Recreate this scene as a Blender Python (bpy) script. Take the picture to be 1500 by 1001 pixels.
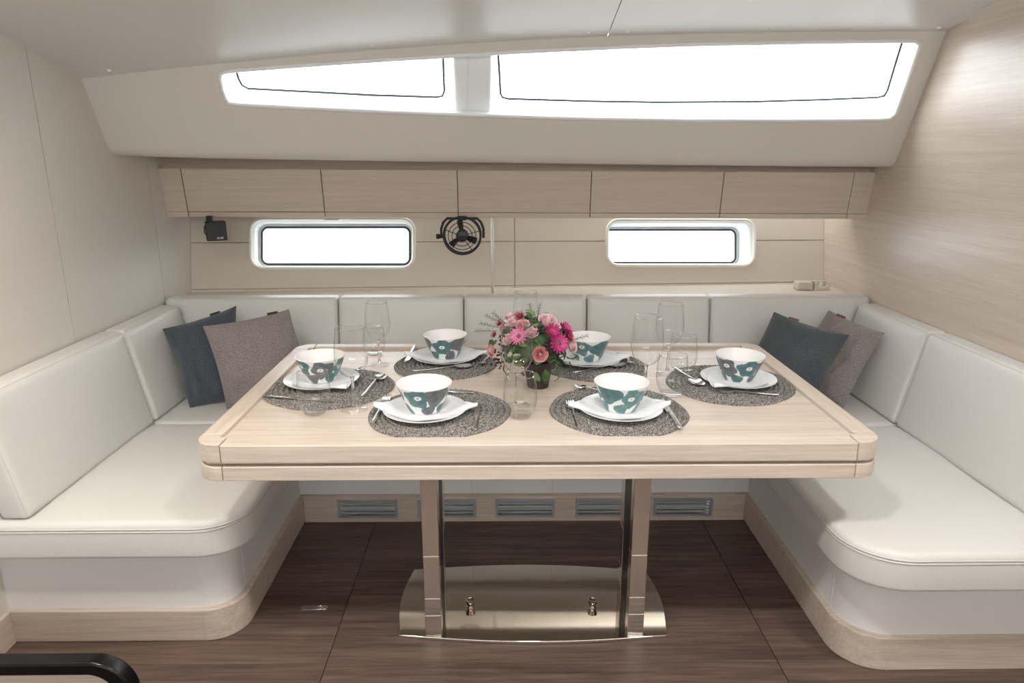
import bpy, bmesh, math, random
from mathutils import Vector, Matrix, noise
R = random.Random(7)
PI = math.pi
for o in list(bpy.data.objects): bpy.data.objects.remove(o)
SC = bpy.context.scene
COL = SC.collection

# ------------------------------------------------------------------ camera
F = 1020.0; TH = math.atan(275 / 1020); PS = math.atan(12 / math.hypot(1020, 275)); H = 1.5
cam = bpy.data.cameras.new('camera'); cam.sensor_width = 36; cam.lens = F / 1500 * 36; cam.clip_start = 0.02
co = bpy.data.objects.new('camera', cam); COL.objects.link(co)
co.location = (0, 0, H); co.rotation_euler = (PI / 2 - TH, 0, -PS)
SC.camera = co
# ------------------------------------------------------------------ world: bright overcast sky
W = bpy.data.worlds.new('overcast_sky'); SC.world = W; W.use_nodes = True
bg = W.node_tree.nodes['Background']; bg.inputs[0].default_value = (0.95, 0.98, 1.0, 1); bg.inputs[1].default_value = 6.5
# ------------------------------------------------------------------ view
SC.view_settings.view_transform = 'Standard'; SC.view_settings.look = 'None'
SC.view_settings.gamma = 1; SC.view_settings.exposure = 0.06; SC.view_settings.use_curve_mapping = False
# ceiling lamps over the aisle, flush with the headliner and out of the picture: their warm pool lies on the cream wall,
# their highlights in the glasses and on the seats
def ceiling_lamp(name, loc, watts, col):
    l = bpy.data.lights.new(name, 'AREA'); l.shape = 'DISK'; l.size = .16; l.energy = watts; l.color = col; l.spread = 2.5
    o = bpy.data.objects.new(name, l); COL.objects.link(o); o.location = loc
ceiling_lamp('ceiling_lamp_cream_wall_offscreen', (-1.25, 1.60, 1.96), 4., (1, .90, .76))
ceiling_lamp('ceiling_lamp_aisle_left_offscreen', (-.9, 1.05, 2.02), 9.5, (1, .965, .92))
ceiling_lamp('ceiling_lamp_aisle_middle_offscreen', (.1, 1.05, 2.06), 9.5, (1, .965, .92))
ceiling_lamp('ceiling_lamp_aisle_right_offscreen', (1.1, 1.05, 2.10), 9.5, (1, .965, .92))

# ------------------------------------------------------------------ pixel -> world helpers
def ray(px, py):
    a = (px - 750) / F; b = -(py - 500.5) / F
    y = math.cos(TH) + b * math.sin(TH); z = -math.sin(TH) + b * math.cos(TH)
    c, s = math.cos(PS), math.sin(PS)
    return Vector((c * a + s * y, -s * a + c * y, z))
def az(px, py, z): r = ray(px, py); return Vector((0, 0, H)) + r * ((z - H) / r.z)
def ay(px, py, Y): r = ray(px, py); return Vector((0, 0, H)) + r * (Y / r.y)
def ax(px, py, X): r = ray(px, py); return Vector((0, 0, H)) + r * (X / r.x)
def apl(px, py, P):                     # plane Y = a + b x + c z
    a, b, c = P; r = ray(px, py)
    return Vector((0, 0, H)) + r * ((a + c * H) / (r.y - b * r.x - c * r.z))
def pnorm(P): return Vector((-P[1], 1, -P[2])).normalized()

# ------------------------------------------------------------------ materials
def mat(name, col, rough=.5, metal=0., spec=.5, bump=0., bscale=200., coat=0., sheen=0., var=0., vscale=40.):
    m = bpy.data.materials.new(name); m.use_nodes = True
    nt = m.node_tree; b = nt.nodes['Principled BSDF']
    b.inputs['Base Color'].default_value = (*col, 1); b.inputs['Roughness'].default_value = rough
    b.inputs['Metallic'].default_value = metal; b.inputs['Specular IOR Level'].default_value = spec
    b.inputs['Coat Weight'].default_value = coat; b.inputs['Coat Roughness'].default_value = .15
    b.inputs['Sheen Weight'].default_value = sheen
    tc = nt.nodes.new('ShaderNodeTexCoord')
    if bump:
        n = nt.nodes.new('ShaderNodeTexNoise'); n.inputs['Scale'].default_value = bscale; n.inputs['Detail'].default_value = 3
        bm = nt.nodes.new('ShaderNodeBump'); bm.inputs['Strength'].default_value = bump; bm.inputs['Distance'].default_value = .002
        nt.links.new(tc.outputs['Object'], n.inputs['Vector'])
        nt.links.new(n.outputs['Fac'], bm.inputs['Height']); nt.links.new(bm.outputs['Normal'], b.inputs['Normal'])
    if var:
        n2 = nt.nodes.new('ShaderNodeTexNoise'); n2.inputs['Scale'].default_value = vscale; n2.inputs['Detail'].default_value = 4
        cr = nt.nodes.new('ShaderNodeValToRGB')
        cr.color_ramp.elements[0].position = .35; cr.color_ramp.elements[1].position = .65
        cr.color_ramp.elements[0].color = (*[c * (1 - var) for c in col], 1)
        cr.color_ramp.elements[1].color = (*[min(1, c * (1 + var)) for c in col], 1)
        nt.links.new(tc.outputs['Object'], n2.inputs['Vector']); nt.links.new(n2.outputs['Fac'], cr.inputs['Fac'])
        nt.links.new(cr.outputs['Color'], b.inputs['Base Color'])
    return m

def wood(name, c1, c2, stretch, rough=.4, spec=.4, fine=1., contrast=.25, bump=.15):
    """fine straight grain: noise squeezed across the grain; stretch = scale per axis"""
    m = bpy.data.materials.new(name); m.use_nodes = True
    nt = m.node_tree; b = nt.nodes['Principled BSDF']
    b.inputs['Roughness'].default_value = rough; b.inputs['Specular IOR Level'].default_value = spec
    tc = nt.nodes.new('ShaderNodeTexCoord'); oi = nt.nodes.new('ShaderNodeObjectInfo')
    add = nt.nodes.new('ShaderNodeVectorMath'); add.operation = 'ADD'
    mul = nt.nodes.new('ShaderNodeVectorMath'); mul.operation = 'SCALE'; mul.inputs[0].default_value = (7.3, 5.1, 3.7)
    nt.links.new(oi.outputs['Random'], mul.inputs['Scale'])
    nt.links.new(tc.outputs['Object'], add.inputs[0]); nt.links.new(mul.outputs[0], add.inputs[1])
    mp = nt.nodes.new('ShaderNodeMapping'); mp.inputs['Scale'].default_value = stretch
    nt.links.new(add.outputs[0], mp.inputs['Vector'])
    n = nt.nodes.new('ShaderNodeTexNoise'); n.inputs['Scale'].default_value = 1; n.inputs['Detail'].default_value = 5; n.inputs['Roughness'].default_value = .65
    nt.links.new(mp.outputs[0], n.inputs['Vector'])
    mp2 = nt.nodes.new('ShaderNodeMapping'); mp2.inputs['Scale'].default_value = [s * .22 for s in stretch]
    nt.links.new(add.outputs[0], mp2.inputs['Vector'])
    n2 = nt.nodes.new('ShaderNodeTexNoise'); n2.inputs['Scale'].default_value = 1; n2.inputs['Detail'].default_value = 3
    nt.links.new(mp2.outputs[0], n2.inputs['Vector'])
    mx = nt.nodes.new('ShaderNodeMath'); mx.operation = 'MULTIPLY_ADD'; mx.inputs[1].default_value = .6
    m2 = nt.nodes.new('ShaderNodeMath'); m2.operation = 'MULTIPLY'; m2.inputs[1].default_value = .4
    nt.links.new(n2.outputs['Fac'], m2.inputs[0]); nt.links.new(n.outputs['Fac'], mx.inputs[0]); nt.links.new(m2.outputs[0], mx.inputs[2])
    cr = nt.nodes.new('ShaderNodeValToRGB')
    cr.color_ramp.elements[0].position = .5 - contrast * .6; cr.color_ramp.elements[1].position = .5 + contrast * .6
    cr.color_ramp.elements[0].color = (*c1, 1); cr.color_ramp.elements[1].color = (*c2, 1)
    nt.links.new(mx.outputs[0], cr.inputs['Fac']); nt.links.new(cr.outputs['Color'], b.inputs['Base Color'])
    bp = nt.nodes.new('ShaderNodeBump'); bp.inputs['Strength'].default_value = bump; bp.inputs['Distance'].default_value = .001
    nt.links.new(mx.outputs[0], bp.inputs['Height']); nt.links.new(bp.outputs['Normal'], b.inputs['Normal'])
    return m

def glassmat(name, tint=(1, 1, 1), edge=.35, base=.04, rough=0., rimtint=1.):
    m = bpy.data.materials.new(name); m.use_nodes = True; nt = m.node_tree; nt.nodes.clear()
    out = nt.nodes.new('ShaderNodeOutputMaterial'); mix = nt.nodes.new('ShaderNodeMixShader')
    t = nt.nodes.new('ShaderNodeBsdfTransparent')
    g = nt.nodes.new('ShaderNodeBsdfGlossy'); g.inputs['Roughness'].default_value = rough
    lw = nt.nodes.new('ShaderNodeLayerWeight'); lw.inputs['Blend'].default_value = .5
    pw = nt.nodes.new('ShaderNodeMath'); pw.operation = 'POWER'; pw.inputs[1].default_value = 3.2
    nt.links.new(lw.outputs['Facing'], pw.inputs[0])
    mr = nt.nodes.new('ShaderNodeMapRange'); mr.inputs['To Min'].default_value = base; mr.inputs['To Max'].default_value = edge
    mc = nt.nodes.new('ShaderNodeMixRGB'); mc.inputs[1].default_value = (*tint, 1); mc.inputs[2].default_value = (*[c * rimtint for c in tint], 1)
    nt.links.new(pw.outputs[0], mc.inputs[0]); nt.links.new(mc.outputs[0], t.inputs[0])
    nt.links.new(pw.outputs[0], mr.inputs['Value']); nt.links.new(mr.outputs[0], mix.inputs['Fac'])
    nt.links.new(t.outputs[0], mix.inputs[1]); nt.links.new(g.outputs[0], mix.inputs[2]); nt.links.new(mix.outputs[0], out.inputs[0])
    return m

def solidglass():
    m = bpy.data.materials.new('solid_glass'); m.use_nodes = True; b = m.node_tree.nodes['Principled BSDF']
    b.inputs['Base Color'].default_value = (1, 1, 1, 1); b.inputs['Roughness'].default_value = .0; b.inputs['Transmission Weight'].default_value = 1.; b.inputs['IOR'].default_value = 1.45
    return m
def vcolmat(name, rough=.3):
    m = bpy.data.materials.new(name); m.use_nodes = True; nt = m.node_tree; b = nt.nodes['Principled BSDF']
    a = nt.nodes.new('ShaderNodeVertexColor'); a.layer_name = 'Col'
    nt.links.new(a.outputs['Color'], b.inputs['Base Color']); b.inputs['Roughness'].default_value = rough
    return m

def braidmat(name):
    m = bpy.data.materials.new(name); m.use_nodes = True; nt = m.node_tree; b = nt.nodes['Principled BSDF']
    b.inputs['Roughness'].default_value = .85; b.inputs['Specular IOR Level'].default_value = .2
    tc = nt.nodes.new('ShaderNodeTexCoord')
    n = nt.nodes.new('ShaderNodeTexNoise'); n.inputs['Scale'].default_value = 230; n.inputs['Detail'].default_value = 3; n.inputs['Roughness'].default_value = .7
    nt.links.new(tc.outputs['Object'], n.inputs['Vector'])
    cr = nt.nodes.new('ShaderNodeValToRGB'); e = cr.color_ramp.elements
    e[0].position = .38; e[0].color = (.06, .058, .056, 1); e[1].position = .64; e[1].color = (.47, .43, .37, 1)
    x = e.new(.5); x.color = (.20, .19, .18, 1)
    nt.links.new(n.outputs['Fac'], cr.inputs['Fac']); nt.links.new(cr.outputs['Color'], b.inputs['Base Color'])
    bp = nt.nodes.new('ShaderNodeBump'); bp.inputs['Strength'].default_value = .5; bp.inputs['Distance'].default_value = .002
    nt.links.new(n.outputs['Fac'], bp.inputs['Height']); nt.links.new(bp.outputs['Normal'], b.inputs['Normal'])
    return m

OAK1, OAK2 = (.53, .44, .36), (.72, .62, .53)
M = dict(
    oak_x=wood('pale_oak_along_x', OAK1, OAK2, (7, 160, 160)),
    oak_y=wood('pale_oak_along_y', OAK1, OAK2, (160, 7, 160)),
    oak_tab=wood('bleached_oak_tabletop', OAK1, OAK2, (5, 110, 110), rough=.32, spec=.5),
    oak_tab_y=wood('bleached_oak_rail', OAK1, OAK2, (110, 5, 110), rough=.32, spec=.5),
    oak_lock=wood('oak_locker_front', OAK1, OAK2, (7, 260, 260), rough=.45, contrast=.4),
    oak_wall=wood('oak_veneer_wall', OAK1, OAK2, (200, 6, 230), rough=.3, spec=.7, bump=.25, contrast=.38),
    floor=wood('dark_oak_plank', (.050, .031, .025), (.20, .135, .108), (4, 65, 65), rough=.4, spec=.35, contrast=.30),
    vinyl=mat('cream_wall_vinyl', (.70, .67, .61), .55, bump=.15, bscale=400),
    hullv=mat('taupe_hull_vinyl', (.64, .58, .495), .6, bump=.15, bscale=400),
    liner=mat('headliner_vinyl', (.70, .67, .61), .42, bump=.1, bscale=500),
    ceil=mat('white_ceiling_vinyl', (.72, .705, .68), .30, bump=.06, bscale=500),
    leather=mat('off_white_leather', (.70, .69, .655), .40, spec=.45, bump=.25, bscale=160),
    base_vinyl=mat('white_base_vinyl', (.80, .79, .77), .5, bump=.1, bscale=300),
    stitch=mat('leather_piping', (.66, .64, .60), .5),
    white=mat('white_gelcoat', (.86, .88, .88), .3),
    trim=mat('cream_window_trim', (.80, .79, .73), .35),
    gasket=mat('black_rubber_gasket', (.02, .03, .04), .5),
    black=mat('black_plastic', (.012, .012, .013), .4),
    blackgloss=mat('black_lacquer', (.004, .004, .004), .25, spec=.3),
    steel=mat('polished_steel', (.78, .73, .66), .05, 1.),
    basesteel=mat('polished_base_steel', (.78, .73, .66), .06, 1.),
    brush=mat('brushed_steel', (.78, .73, .66), .22, 1.),
    cutlery=mat('cutlery_steel', (.86, .86, .85), .18, 1.),
    alu=mat('grey_aluminium', (.50, .54, .57), .35, .6),
    ventslat=mat('grey_vent_slat', (.36, .41, .43), .5),
    china=mat('white_china', (.86, .865, .87), .18, spec=.6),
    linen=mat('white_linen', (.85, .86, .88), .8, bump=.2, bscale=500),
    bowl=vcolmat('printed_bowl', .3),
    braid=braidmat('braided_jute'),
    blue=mat('slate_blue_wool', (.070, .086, .103), .95, spec=.1, bump=.6, bscale=450, sheen=.3, var=.35, vscale=320),
    slate=mat('charcoal_wool', (.075, .088, .096), .95, spec=.1, bump=.6, bscale=450, sheen=.3, var=.3, vscale=320),
    taupe=mat('taupe_wool', (.255, .225, .215), .95, spec=.1, bump=.6, bscale=450, sheen=.3, var=.35, vscale=320),
    tag=mat('brown_leather_tag', (.17, .075, .045), .6),
    blacktag=mat('black_leather_tag', (.012, .01, .01), .6),
    pot=mat('brown_pot', (.052, .038, .036), .6),
    leaf=mat('green_leaf', (.055, .115, .035), .45, var=.35, vscale=60),
    leaf2=mat('light_green_leaf', (.16, .26, .07), .5, var=.3, vscale=60),
    sage=mat('sage_needles', (.22, .27, .19), .6),
    berry=mat('dark_berry', (.035, .012, .025), .3),
    rosep=mat('pale_pink_petal', (.84, .60, .62), .55, var=.12, vscale=90),
    roses=mat('salmon_petal', (.76, .38, .39), .55, var=.15, vscale=90),
    mag=mat('magenta_petal', (.55, .045, .22), .5, var=.3, vscale=120),
    magp=mat('pink_petal', (.72, .20, .38), .5, var=.25, vscale=120),
    dred=mat('crimson_petal', (.32, .015, .07), .5, var=.25, vscale=120),
    eye=mat('flower_eye', (.14, .10, .05), .8),
    glass=glassmat('clear_glass', (.985, .99, .99), .8, .05, 0., 1.),
    solidglass=solidglass(),
    pane=glassmat('window_pane', (.97, .985, 1), .25, .03),
    badge=mat('silver_badge', (.75, .75, .75), .35, .3),
    sea=mat('sea_water', (.10, .16, .19), .12, spec=.6, bump=1., bscale=3),
    creamp=mat('cream_plastic', (.62, .55, .45), .5),
)

# ------------------------------------------------------------------ mesh helpers
ORG = {}
def orgof(p): return ORG.get(p.name, Vector((0, 0, 0))) if p else Vector((0, 0, 0))
class MB:
    def __init__(s): s.v = []; s.f = []
    def add(s, vs, fs):
        k = len(s.v); s.v += [Vector(v) for v in vs]; s.f += [tuple(i + k for i in f) for f in fs]; return s
    def box(s, a, b):
        x0, y0, z0 = a; x1, y1, z1 = b
        return s.add([(x0, y0, z0), (x1, y0, z0), (x1, y1, z0), (x0, y1, z0), (x0, y0, z1), (x1, y0, z1), (x1, y1, z1), (x0, y1, z1)],
                     [(3, 2, 1, 0), (4, 5, 6, 7), (0, 1, 5, 4), (1, 2, 6, 5), (2, 3, 7, 6), (3, 0, 4, 7)])
    def prism(s, pts, d):
        pts = [Vector(p) for p in pts]; n = len(pts); d = Vector(d)
        return s.add(pts + [p + d for p in pts], [tuple(range(n - 1, -1, -1)), tuple(range(n, 2 * n))] + [(i, (i + 1) % n, n + (i + 1) % n, n + i) for i in range(n)])
    def rings(s, rs, cap0=True, cap1=True, closed=True):
        k = len(rs[0]); vs = [p for r in rs for p in r]; fs = []
        for i in range(len(rs) - 1):
            for j in range(k if closed else k - 1):
                fs.append((i * k + j, i * k + (j + 1) % k, (i + 1) * k + (j + 1) % k, (i + 1) * k + j))
        if cap0: fs.append(tuple(range(k - 1, -1, -1)))
        if cap1: fs.append(tuple((len(rs) - 1) * k + j for j in range(k)))
        return s.add(vs, fs)
    def lathe(s, prof, c=(0, 0, 0), n=32, cap0=False, cap1=False):
        c = Vector(c)
        return s.rings([[c + Vector((r * math.cos(2 * PI * j / n), r * math.sin(2 * PI * j / n), z)) for j in range(n)] for r, z in prof], cap0, cap1)
    def tube(s, pts, r, n=8, closed=False, caps=True):
        pts = [Vector(p) for p in pts]; rs = []; L = len(pts); up = None
        rr = r if isinstance(r, (list, tuple)) else [r] * L
        for i, p in enumerate(pts):
            a = pts[i - 1] if (i or closed) else p; b = pts[(i + 1) % L] if (i < L - 1 or closed) else p
            t = (b - a).normalized()
            if up is None:
                up = Vector((0, 0, 1)) if abs(t.z) < .9 else Vector((1, 0, 0))
            u = (up - t * up.dot(t)).normalized(); w = t.cross(u); up = u
            rs.append([p + (u * math.cos(2 * PI * j / n) + w * math.sin(2 * PI * j / n)) * rr[i] for j in range(n)])
        if closed: rs.append(rs[0]); return s.rings(rs, False, False)
        return s.rings(rs, caps, caps)
    def grid(s, fn, nu, nv, flip=False):
        vs = [fn(i / nu, j / nv) for j in range(nv + 1) for i in range(nu + 1)]; w = nu + 1
        fs = [(j * w + i, j * w + i + 1, (j + 1) * w + i + 1, (j + 1) * w + i) for j in range(nv) for i in range(nu)]
        if flip: fs = [f[::-1] for f in fs]
        return s.add(vs, fs)
    def mesh(s, name, org=Vector((0, 0, 0)), smooth=False, bevel=0, seg=2):
        me = bpy.data.meshes.new(name); me.from_pydata([v - org for v in s.v], [], s.f)
        bm = bmesh.new(); bm.from_mesh(me); bmesh.ops.remove_doubles(bm, verts=bm.verts, dist=1e-6)
        bmesh.ops.recalc_face_normals(bm, faces=bm.faces)
        if bevel:
            es = [e for e in bm.edges if len(e.link_faces) == 2 and e.calc_face_angle(0) > .5]
            bmesh.ops.bevel(bm, geom=es, offset=bevel, segments=seg, affect='EDGES', profile=.5, clamp_overlap=True)
        bm.to_mesh(me); bm.free()
        if smooth or bevel:
            me.polygons.foreach_set('use_smooth', [True] * len(me.polygons))
            try: me.set_sharp_from_angle(angle=1.2 if bevel else (.7 if smooth is not True else 1.0))
            except Exception: pass
        return me
    def build(s, name, m, parent=None, smooth=False, bevel=0, seg=2):
        me = s.mesh(name, orgof(parent), smooth, bevel, seg)
        o = link(name, me, m, parent)
        if bevel: w_ = o.modifiers.new('weighted', 'WEIGHTED_NORMAL'); w_.keep_sharp = False; w_.weight = 90
        return o
def link(name, me, m, parent=None):
    if m and not me.materials: me.materials.append(M[m])
    o = bpy.data.objects.new(name, me); COL.objects.link(o); o.parent = parent
    if parent: ORG[o.name] = orgof(parent)
    return o
def thing(name, loc, label, cat, group=None, rz=0):
    o = bpy.data.objects.new(name, None); COL.objects.link(o); o.location = loc; o.rotation_euler = (0, 0, rz); o.empty_display_size = .05
    ORG[o.name] = Vector(loc)
    return tag(o, label, cat, group)
def tag(o, label, cat, group=None):
    o['label'] = label; o['category'] = cat
    if group: o['group'] = group
    return o
def struct(o, label=None):
    o['kind'] = 'structure'
    if label: o['label'] = label
    return o
def sroot(name, loc=(0, 0, 0)):
    o = bpy.data.objects.new(name, None); COL.objects.link(o); o.location = loc; ORG[o.name] = Vector(loc); o['kind'] = 'structure'; o.empty_display_size = .05
    return o
def place(proto, loc, rz=0, label=None, sc=None):
    c = proto.copy(); COL.objects.link(c); c.location = loc; c.rotation_euler = (0, 0, rz)
    if sc: c.scale = sc
    if label: c['label'] = label
    def kids(a, b):
        for ch in list(a.children):
            d = ch.copy(); COL.objects.link(d); d.parent = b; kids(ch, d)
    kids(proto, c)
    return c
def rpoly(pts, rads, seg=8):
    """2-D polygon with rounded corners"""
    out = []; n = len(pts)
    for i, p in enumerate(pts):
        p = Vector(p); r = rads[i] if isinstance(rads, (list, tuple)) else rads
        if r <= 0: out.append(p); continue
        a = (Vector(pts[i - 1]) - p).normalized(); b = (Vector(pts[(i + 1) % n]) - p).normalized()
        ang = a.angle(b); d = r / math.tan(ang / 2); c = p + (a + b).normalized() * (r / math.sin(ang / 2))
        s = p + a * d - c; e = p + b * d - c
        for k in range(seg + 1):
            t = k / seg; v = (s * (1 - t) + e * t)
            # slerp
            om = s.angle(e)
            v = (s * math.sin((1 - t) * om) + e * math.sin(t * om)) / math.sin(om)
            out.append(c + v)
    return out
def offset2(poly, d):
    n = len(poly); out = []
    area = sum(poly[i - 1].x * poly[i].y - poly[i].x * poly[i - 1].y for i in range(n))
    sg = 1 if area > 0 else -1
    for i in range(n):
        a = poly[i] - poly[i - 1]; b = poly[(i + 1) % n] - poly[i]
        na = Vector((a.y, -a.x)).normalized() if a.length > 1e-9 else Vector((0, 0))
        nb = Vector((b.y, -b.x)).normalized() if b.length > 1e-9 else na
        v = na + nb
        v = v.normalized() if v.length > 1e-6 else na
        k = max(.35, v.dot(na))
        out.append(poly[i] + v * (d * sg / k))
    return out
def subdiv2(poly, mx=.08):
    out = []
    for i in range(len(poly)):
        a = poly[i]; b = poly[(i + 1) % len(poly)]; n = max(1, int((b - a).length / mx))
        for k in range(n): out.append(a.lerp(b, k / n))
    return out
def pad(mb, outline, h, r, crown, fr, seg=5, rbot=None):
    """upholstered slab: 2-D outline, thickness h, rounded edges r, crowned face. fr(a,b,c)->world"""
    poly = subdiv2([Vector(p) for p in outline]); cx = sum((p for p in poly), Vector((0, 0))) / len(poly)
    rb = r if rbot is None else rbot
    rs = []
    for k in range(seg + 1):
        t = k / seg * PI / 2; rs.append((offset2(poly, -rb * (1 - math.sin(t))), rb * (1 - math.cos(t))))
    for k in range(seg + 1):
        t = k / seg * PI / 2; rs.append((offset2(poly, -r * (1 - math.cos(t))), h - r + r * math.sin(t)))
    base = rs[-1][0]
    for t in (.1, .22, .4, .6, .8, .93):
        rs.append(([p.lerp(cx, t) for p in base], h + crown * (1 - (1 - t) ** 2)))
    k0 = len(mb.v); mb.rings([[fr(p.x, p.y, z) for p in ring] for ring, z in rs], True, False)
    n = len(base); b0 = k0 + n * (len(rs) - 1); mb.v.append(fr(cx.x, cx.y, h + crown)); ci = len(mb.v) - 1
    mb.f += [(b0 + j, b0 + (j + 1) % n, ci) for j in range(n)]
    return mb
def rect(a0, b0, a1, b1): return [(a0, b0), (a1, b0), (a1, b1), (a0, b1)]

# ================================================================== THE ROOM
XL, XR = -1.57, 1.71                       # side walls
CR = (3.701, .063, -.47); CN = pnorm(CR)   # leaning coachroof panel
HW = (3.343, .0625, .25); HN = pnorm(HW)   # flared hull side
YB = -1.5
# ---- floor: planks running across the boat
fl = sroot('floor')
MB().box((XL, YB, -.05), (XR, 3.9, -.006)).build('subfloor', 'floor', fl)
seams = [XL, -.545, .833, XR]
rows = [.6, .83, 1.06, 1.29, 1.52, 1.64, 1.80, 1.93, 2.08, 2.22, 2.37, 2.52, 2.70]
pm = {}
for c in range(3):
    x0, x1 = seams[c] + .0015, seams[c + 1] - .0015
    for i in range(len(rows) - 1):
        y0, y1 = rows[i] + .0003, rows[i + 1] - .0003
        MB().box((x0, y0, -.006), (x1, y1, 0)).build('floor_plank', 'floor', fl)
MB().box((XL, YB, -.006), (XR, rows[0], 0)).build('floor_panel', 'floor', fl)
# ---- walls
wl = sroot('wall_left')
WPL = [(YB, 0), (3.9, 0), (3.9, 1.6), (2.905, 1.6), (2.80, 1.80), (2.5, 1.97), (1.5, 2.2), (YB, 2.3)]
MB().prism([(XL - .012, y, z) for y, z in WPL], (-.04, 0, 0)).build('backing', 'vinyl', wl)
for y0, y1 in ((YB, 1.2), (1.2, 2.478), (2.478, 3.182), (3.182, 3.9)):
    def ztop(y):
        for (ya, za), (yb, zb) in zip(WPL[2:], WPL[3:]):
            if yb <= y <= ya: return za + (zb - za) * (ya - y) / max(1e-6, ya - yb)
        return 1.6
    ys = [y0 + .0018] + sorted(y for y, z in WPL[3:7] if y0 < y < y1) + [y1 - .0018]
    pts_ = [(y, 0) for y in (y0 + .0018, y1 - .0018)] + [(y, ztop(y)) for y in ys[::-1]]
    MB().prism([(XL, y, z) for y, z in pts_], (-.012, 0, 0)).build('wall_panel', 'vinyl', wl)
wr = struct(MB().prism([(XR, y, z) for y, z in ((YB, 0), (3.95, 0), (3.95, 1.6), (3.10, 1.6), (2.925, 1.985), (2.5, 2.1), (1.5, 2.25), (YB, 2.35))], (.05, 0, 0)).build('wall_right', 'oak_wall'), 'pale oak veneer bulkhead with fine horizontal grain')
# ---- opposite side of the saloon, behind the viewpoint: unseen wall, raised to cut the sky light through the open strip above
struct(MB().box((XL, YB - .05, 0), (XR, YB, 1.6)).build('wall_rear', 'oak_x'))

# ---- hull side wall with two ports
def hp(px, py): return apl(px, py, HW)
def hz(x, z): return Vector((x, HW[0] + HW[1] * x + HW[2] * z, z))
def hull_xz(px, py): p = hp(px, py); return Vector((p.x, p.z))
def port_outline(l, r, t, b, rad):
    A, B, C, D = hull_xz(l, t), hull_xz(r, t), hull_xz(r, b), hull_xz(l, b)
    return rpoly([D, C, B, A], rad, 8)
ports = [port_outline(367, 607, 320.5, 393.5, .062), port_outline(889, 1105, 322.5, 389.5, .06)]
wb = sroot('wall_back')
MB().prism([hz(XL, .4) + HN * .03, hz(XR, .4) + HN * .03, hz(XR, .80) + HN * .03, hz(XL, .80) + HN * .03], HN * .02).build('backing', 'hullv', wb)
zs1L, zs1R = hull_xz(283, 356).y, hull_xz(1205, 352).y
zs2L, zs2R = hull_xz(283, 424.5).y, hull_xz(1205, 413).y
s1 = lambda x: zs1L + (zs1R - zs1L) * (x - XL) / (XR - XL)
s2 = lambda x: zs2L + (zs2R - zs2L) * (x - XL) / (XR - XL)
xm = hull_xz(754, 370).x
g = .002
def hullpanel(pts, name='wall_panel'):
    MB().prism([hz(p[0], p[1]) for p in pts], HN * .014).build(name, 'hullv', wb)
for ci, (x0, x1) in enumerate(((XL, xm), (xm, XR))):
    P = ports[ci]; n = len(P)
    # seam crossings of the port outline (counter-clockwise from lower left)
    up = [p for p in P if p.y > s1(p.x)]; lo = [p for p in P if p.y <= s1(p.x)]
    up.sort(key=lambda p: math.atan2(p.y - s1(0), p.x - (P[0].x + P[n // 2].x) / 2))
    cx = (min(p.x for p in P) + max(p.x for p in P)) / 2
    up.sort(key=lambda p: -math.atan2((p.y - s1(cx)) * 4, p.x - cx))         # left -> right over the top
    lo.sort(key=lambda p: math.atan2((p.y - s1(cx)) * 4, p.x - cx))          # left -> right under the bottom
    xa, xb = min(p.x for p in P), max(p.x for p in P)
    a, b = x0 + g, x1 - g
    hullpanel([(a, s1(a) + g), (xa, s1(xa) + g)] + [tuple(p) for p in up] + [(xb, s1(xb) + g), (b, s1(b) + g), (b, 1.62), (a, 1.62)])
    hullpanel([(a, s2(a) + g), (b, s2(b) + g), (b, s1(b) - g), (xb, s1(xb) - g)] + [tuple(p) for p in reversed(lo)] + [(xa, s1(xa) - g), (a, s1(a) - g)])
    hullpanel([(a, .40), (b, .40), (b, s2(b) - g), (a, s2(a) - g)])
# strips that close the seams from behind
for zf in (s1, s2):
    segs = [(XL, XR)] if zf is s2 else [(XL, min(p.x for p in ports[0])), (max(p.x for p in ports[0]), min(p.x for p in ports[1])), (max(p.x for p in ports[1]), XR)]
    for xa, xb in segs:
        MB().prism([hz(xa, zf(xa) - .012) + HN * .0141, hz(xb, zf(xb) - .012) + HN * .0141, hz(xb, zf(xb) + .012) + HN * .0141, hz(xa, zf(xa) + .012) + HN * .0141], HN * .004).build('seam_backing', 'hullv', wb)
MB().prism([hz(xm - .012, .45) + HN * .0141, hz(xm + .012, .45) + HN * .0141, hz(xm + .012, 1.6) + HN * .0141, hz(xm - .012, 1.6) + HN * .0141], HN * .004).build('seam_backing', 'hullv', wb)
def window_port(name, P, depth, label, shift=0.):
    SH = Vector((shift, 0, 0))
    w = sroot(name); w['label'] = label
    P3 = [hz(p.x, p.y) for p in P]
    MB().tube([p - HN * .004 for p in P3], .0085, 8, True).build('window_trim', 'trim', w, True)
    inner = [hz(p.x, p.y) for p in offset2(P, -.014)]
    MB().rings([[p for p in P3], [p + HN * .02 for p in inner]], False, False).build('trim_flange', 'trim', w)
    MB().rings([[p + HN * .02 for p in inner], [p + HN * depth + SH for p in inner]], False, False).build('reveal', 'white', w)
    g2 = offset2(P, -.030)
    MB().tube([hz(p.x, p.y) + HN * (depth - .008) + SH for p in g2], .0062, 6, True).build('gasket', 'gasket', w, True)
    MB().rings([[p + HN * depth + SH for p in inner], [hz(p.x, p.y) + HN * depth + SH for p in g2]], False, False).build('window_frame', 'white', w)
    MB().add([hz(p.x, p.y) + HN * (depth + .002) + SH for p in g2], [tuple(range(len(g2)))]).build('pane', 'pane', w)
    return w
w2 = window_port('window_2', ports[0], .10, 'rounded hull port beside the black speaker, black gasket inside a cream rim')
lt = [hp(476, 319.5), hp(497, 319.5), hp(497, 323), hp(476, 323)]
MB().prism([p - HN * .012 for p in lt], HN * .012).build('latch', 'brush', w2)
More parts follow.
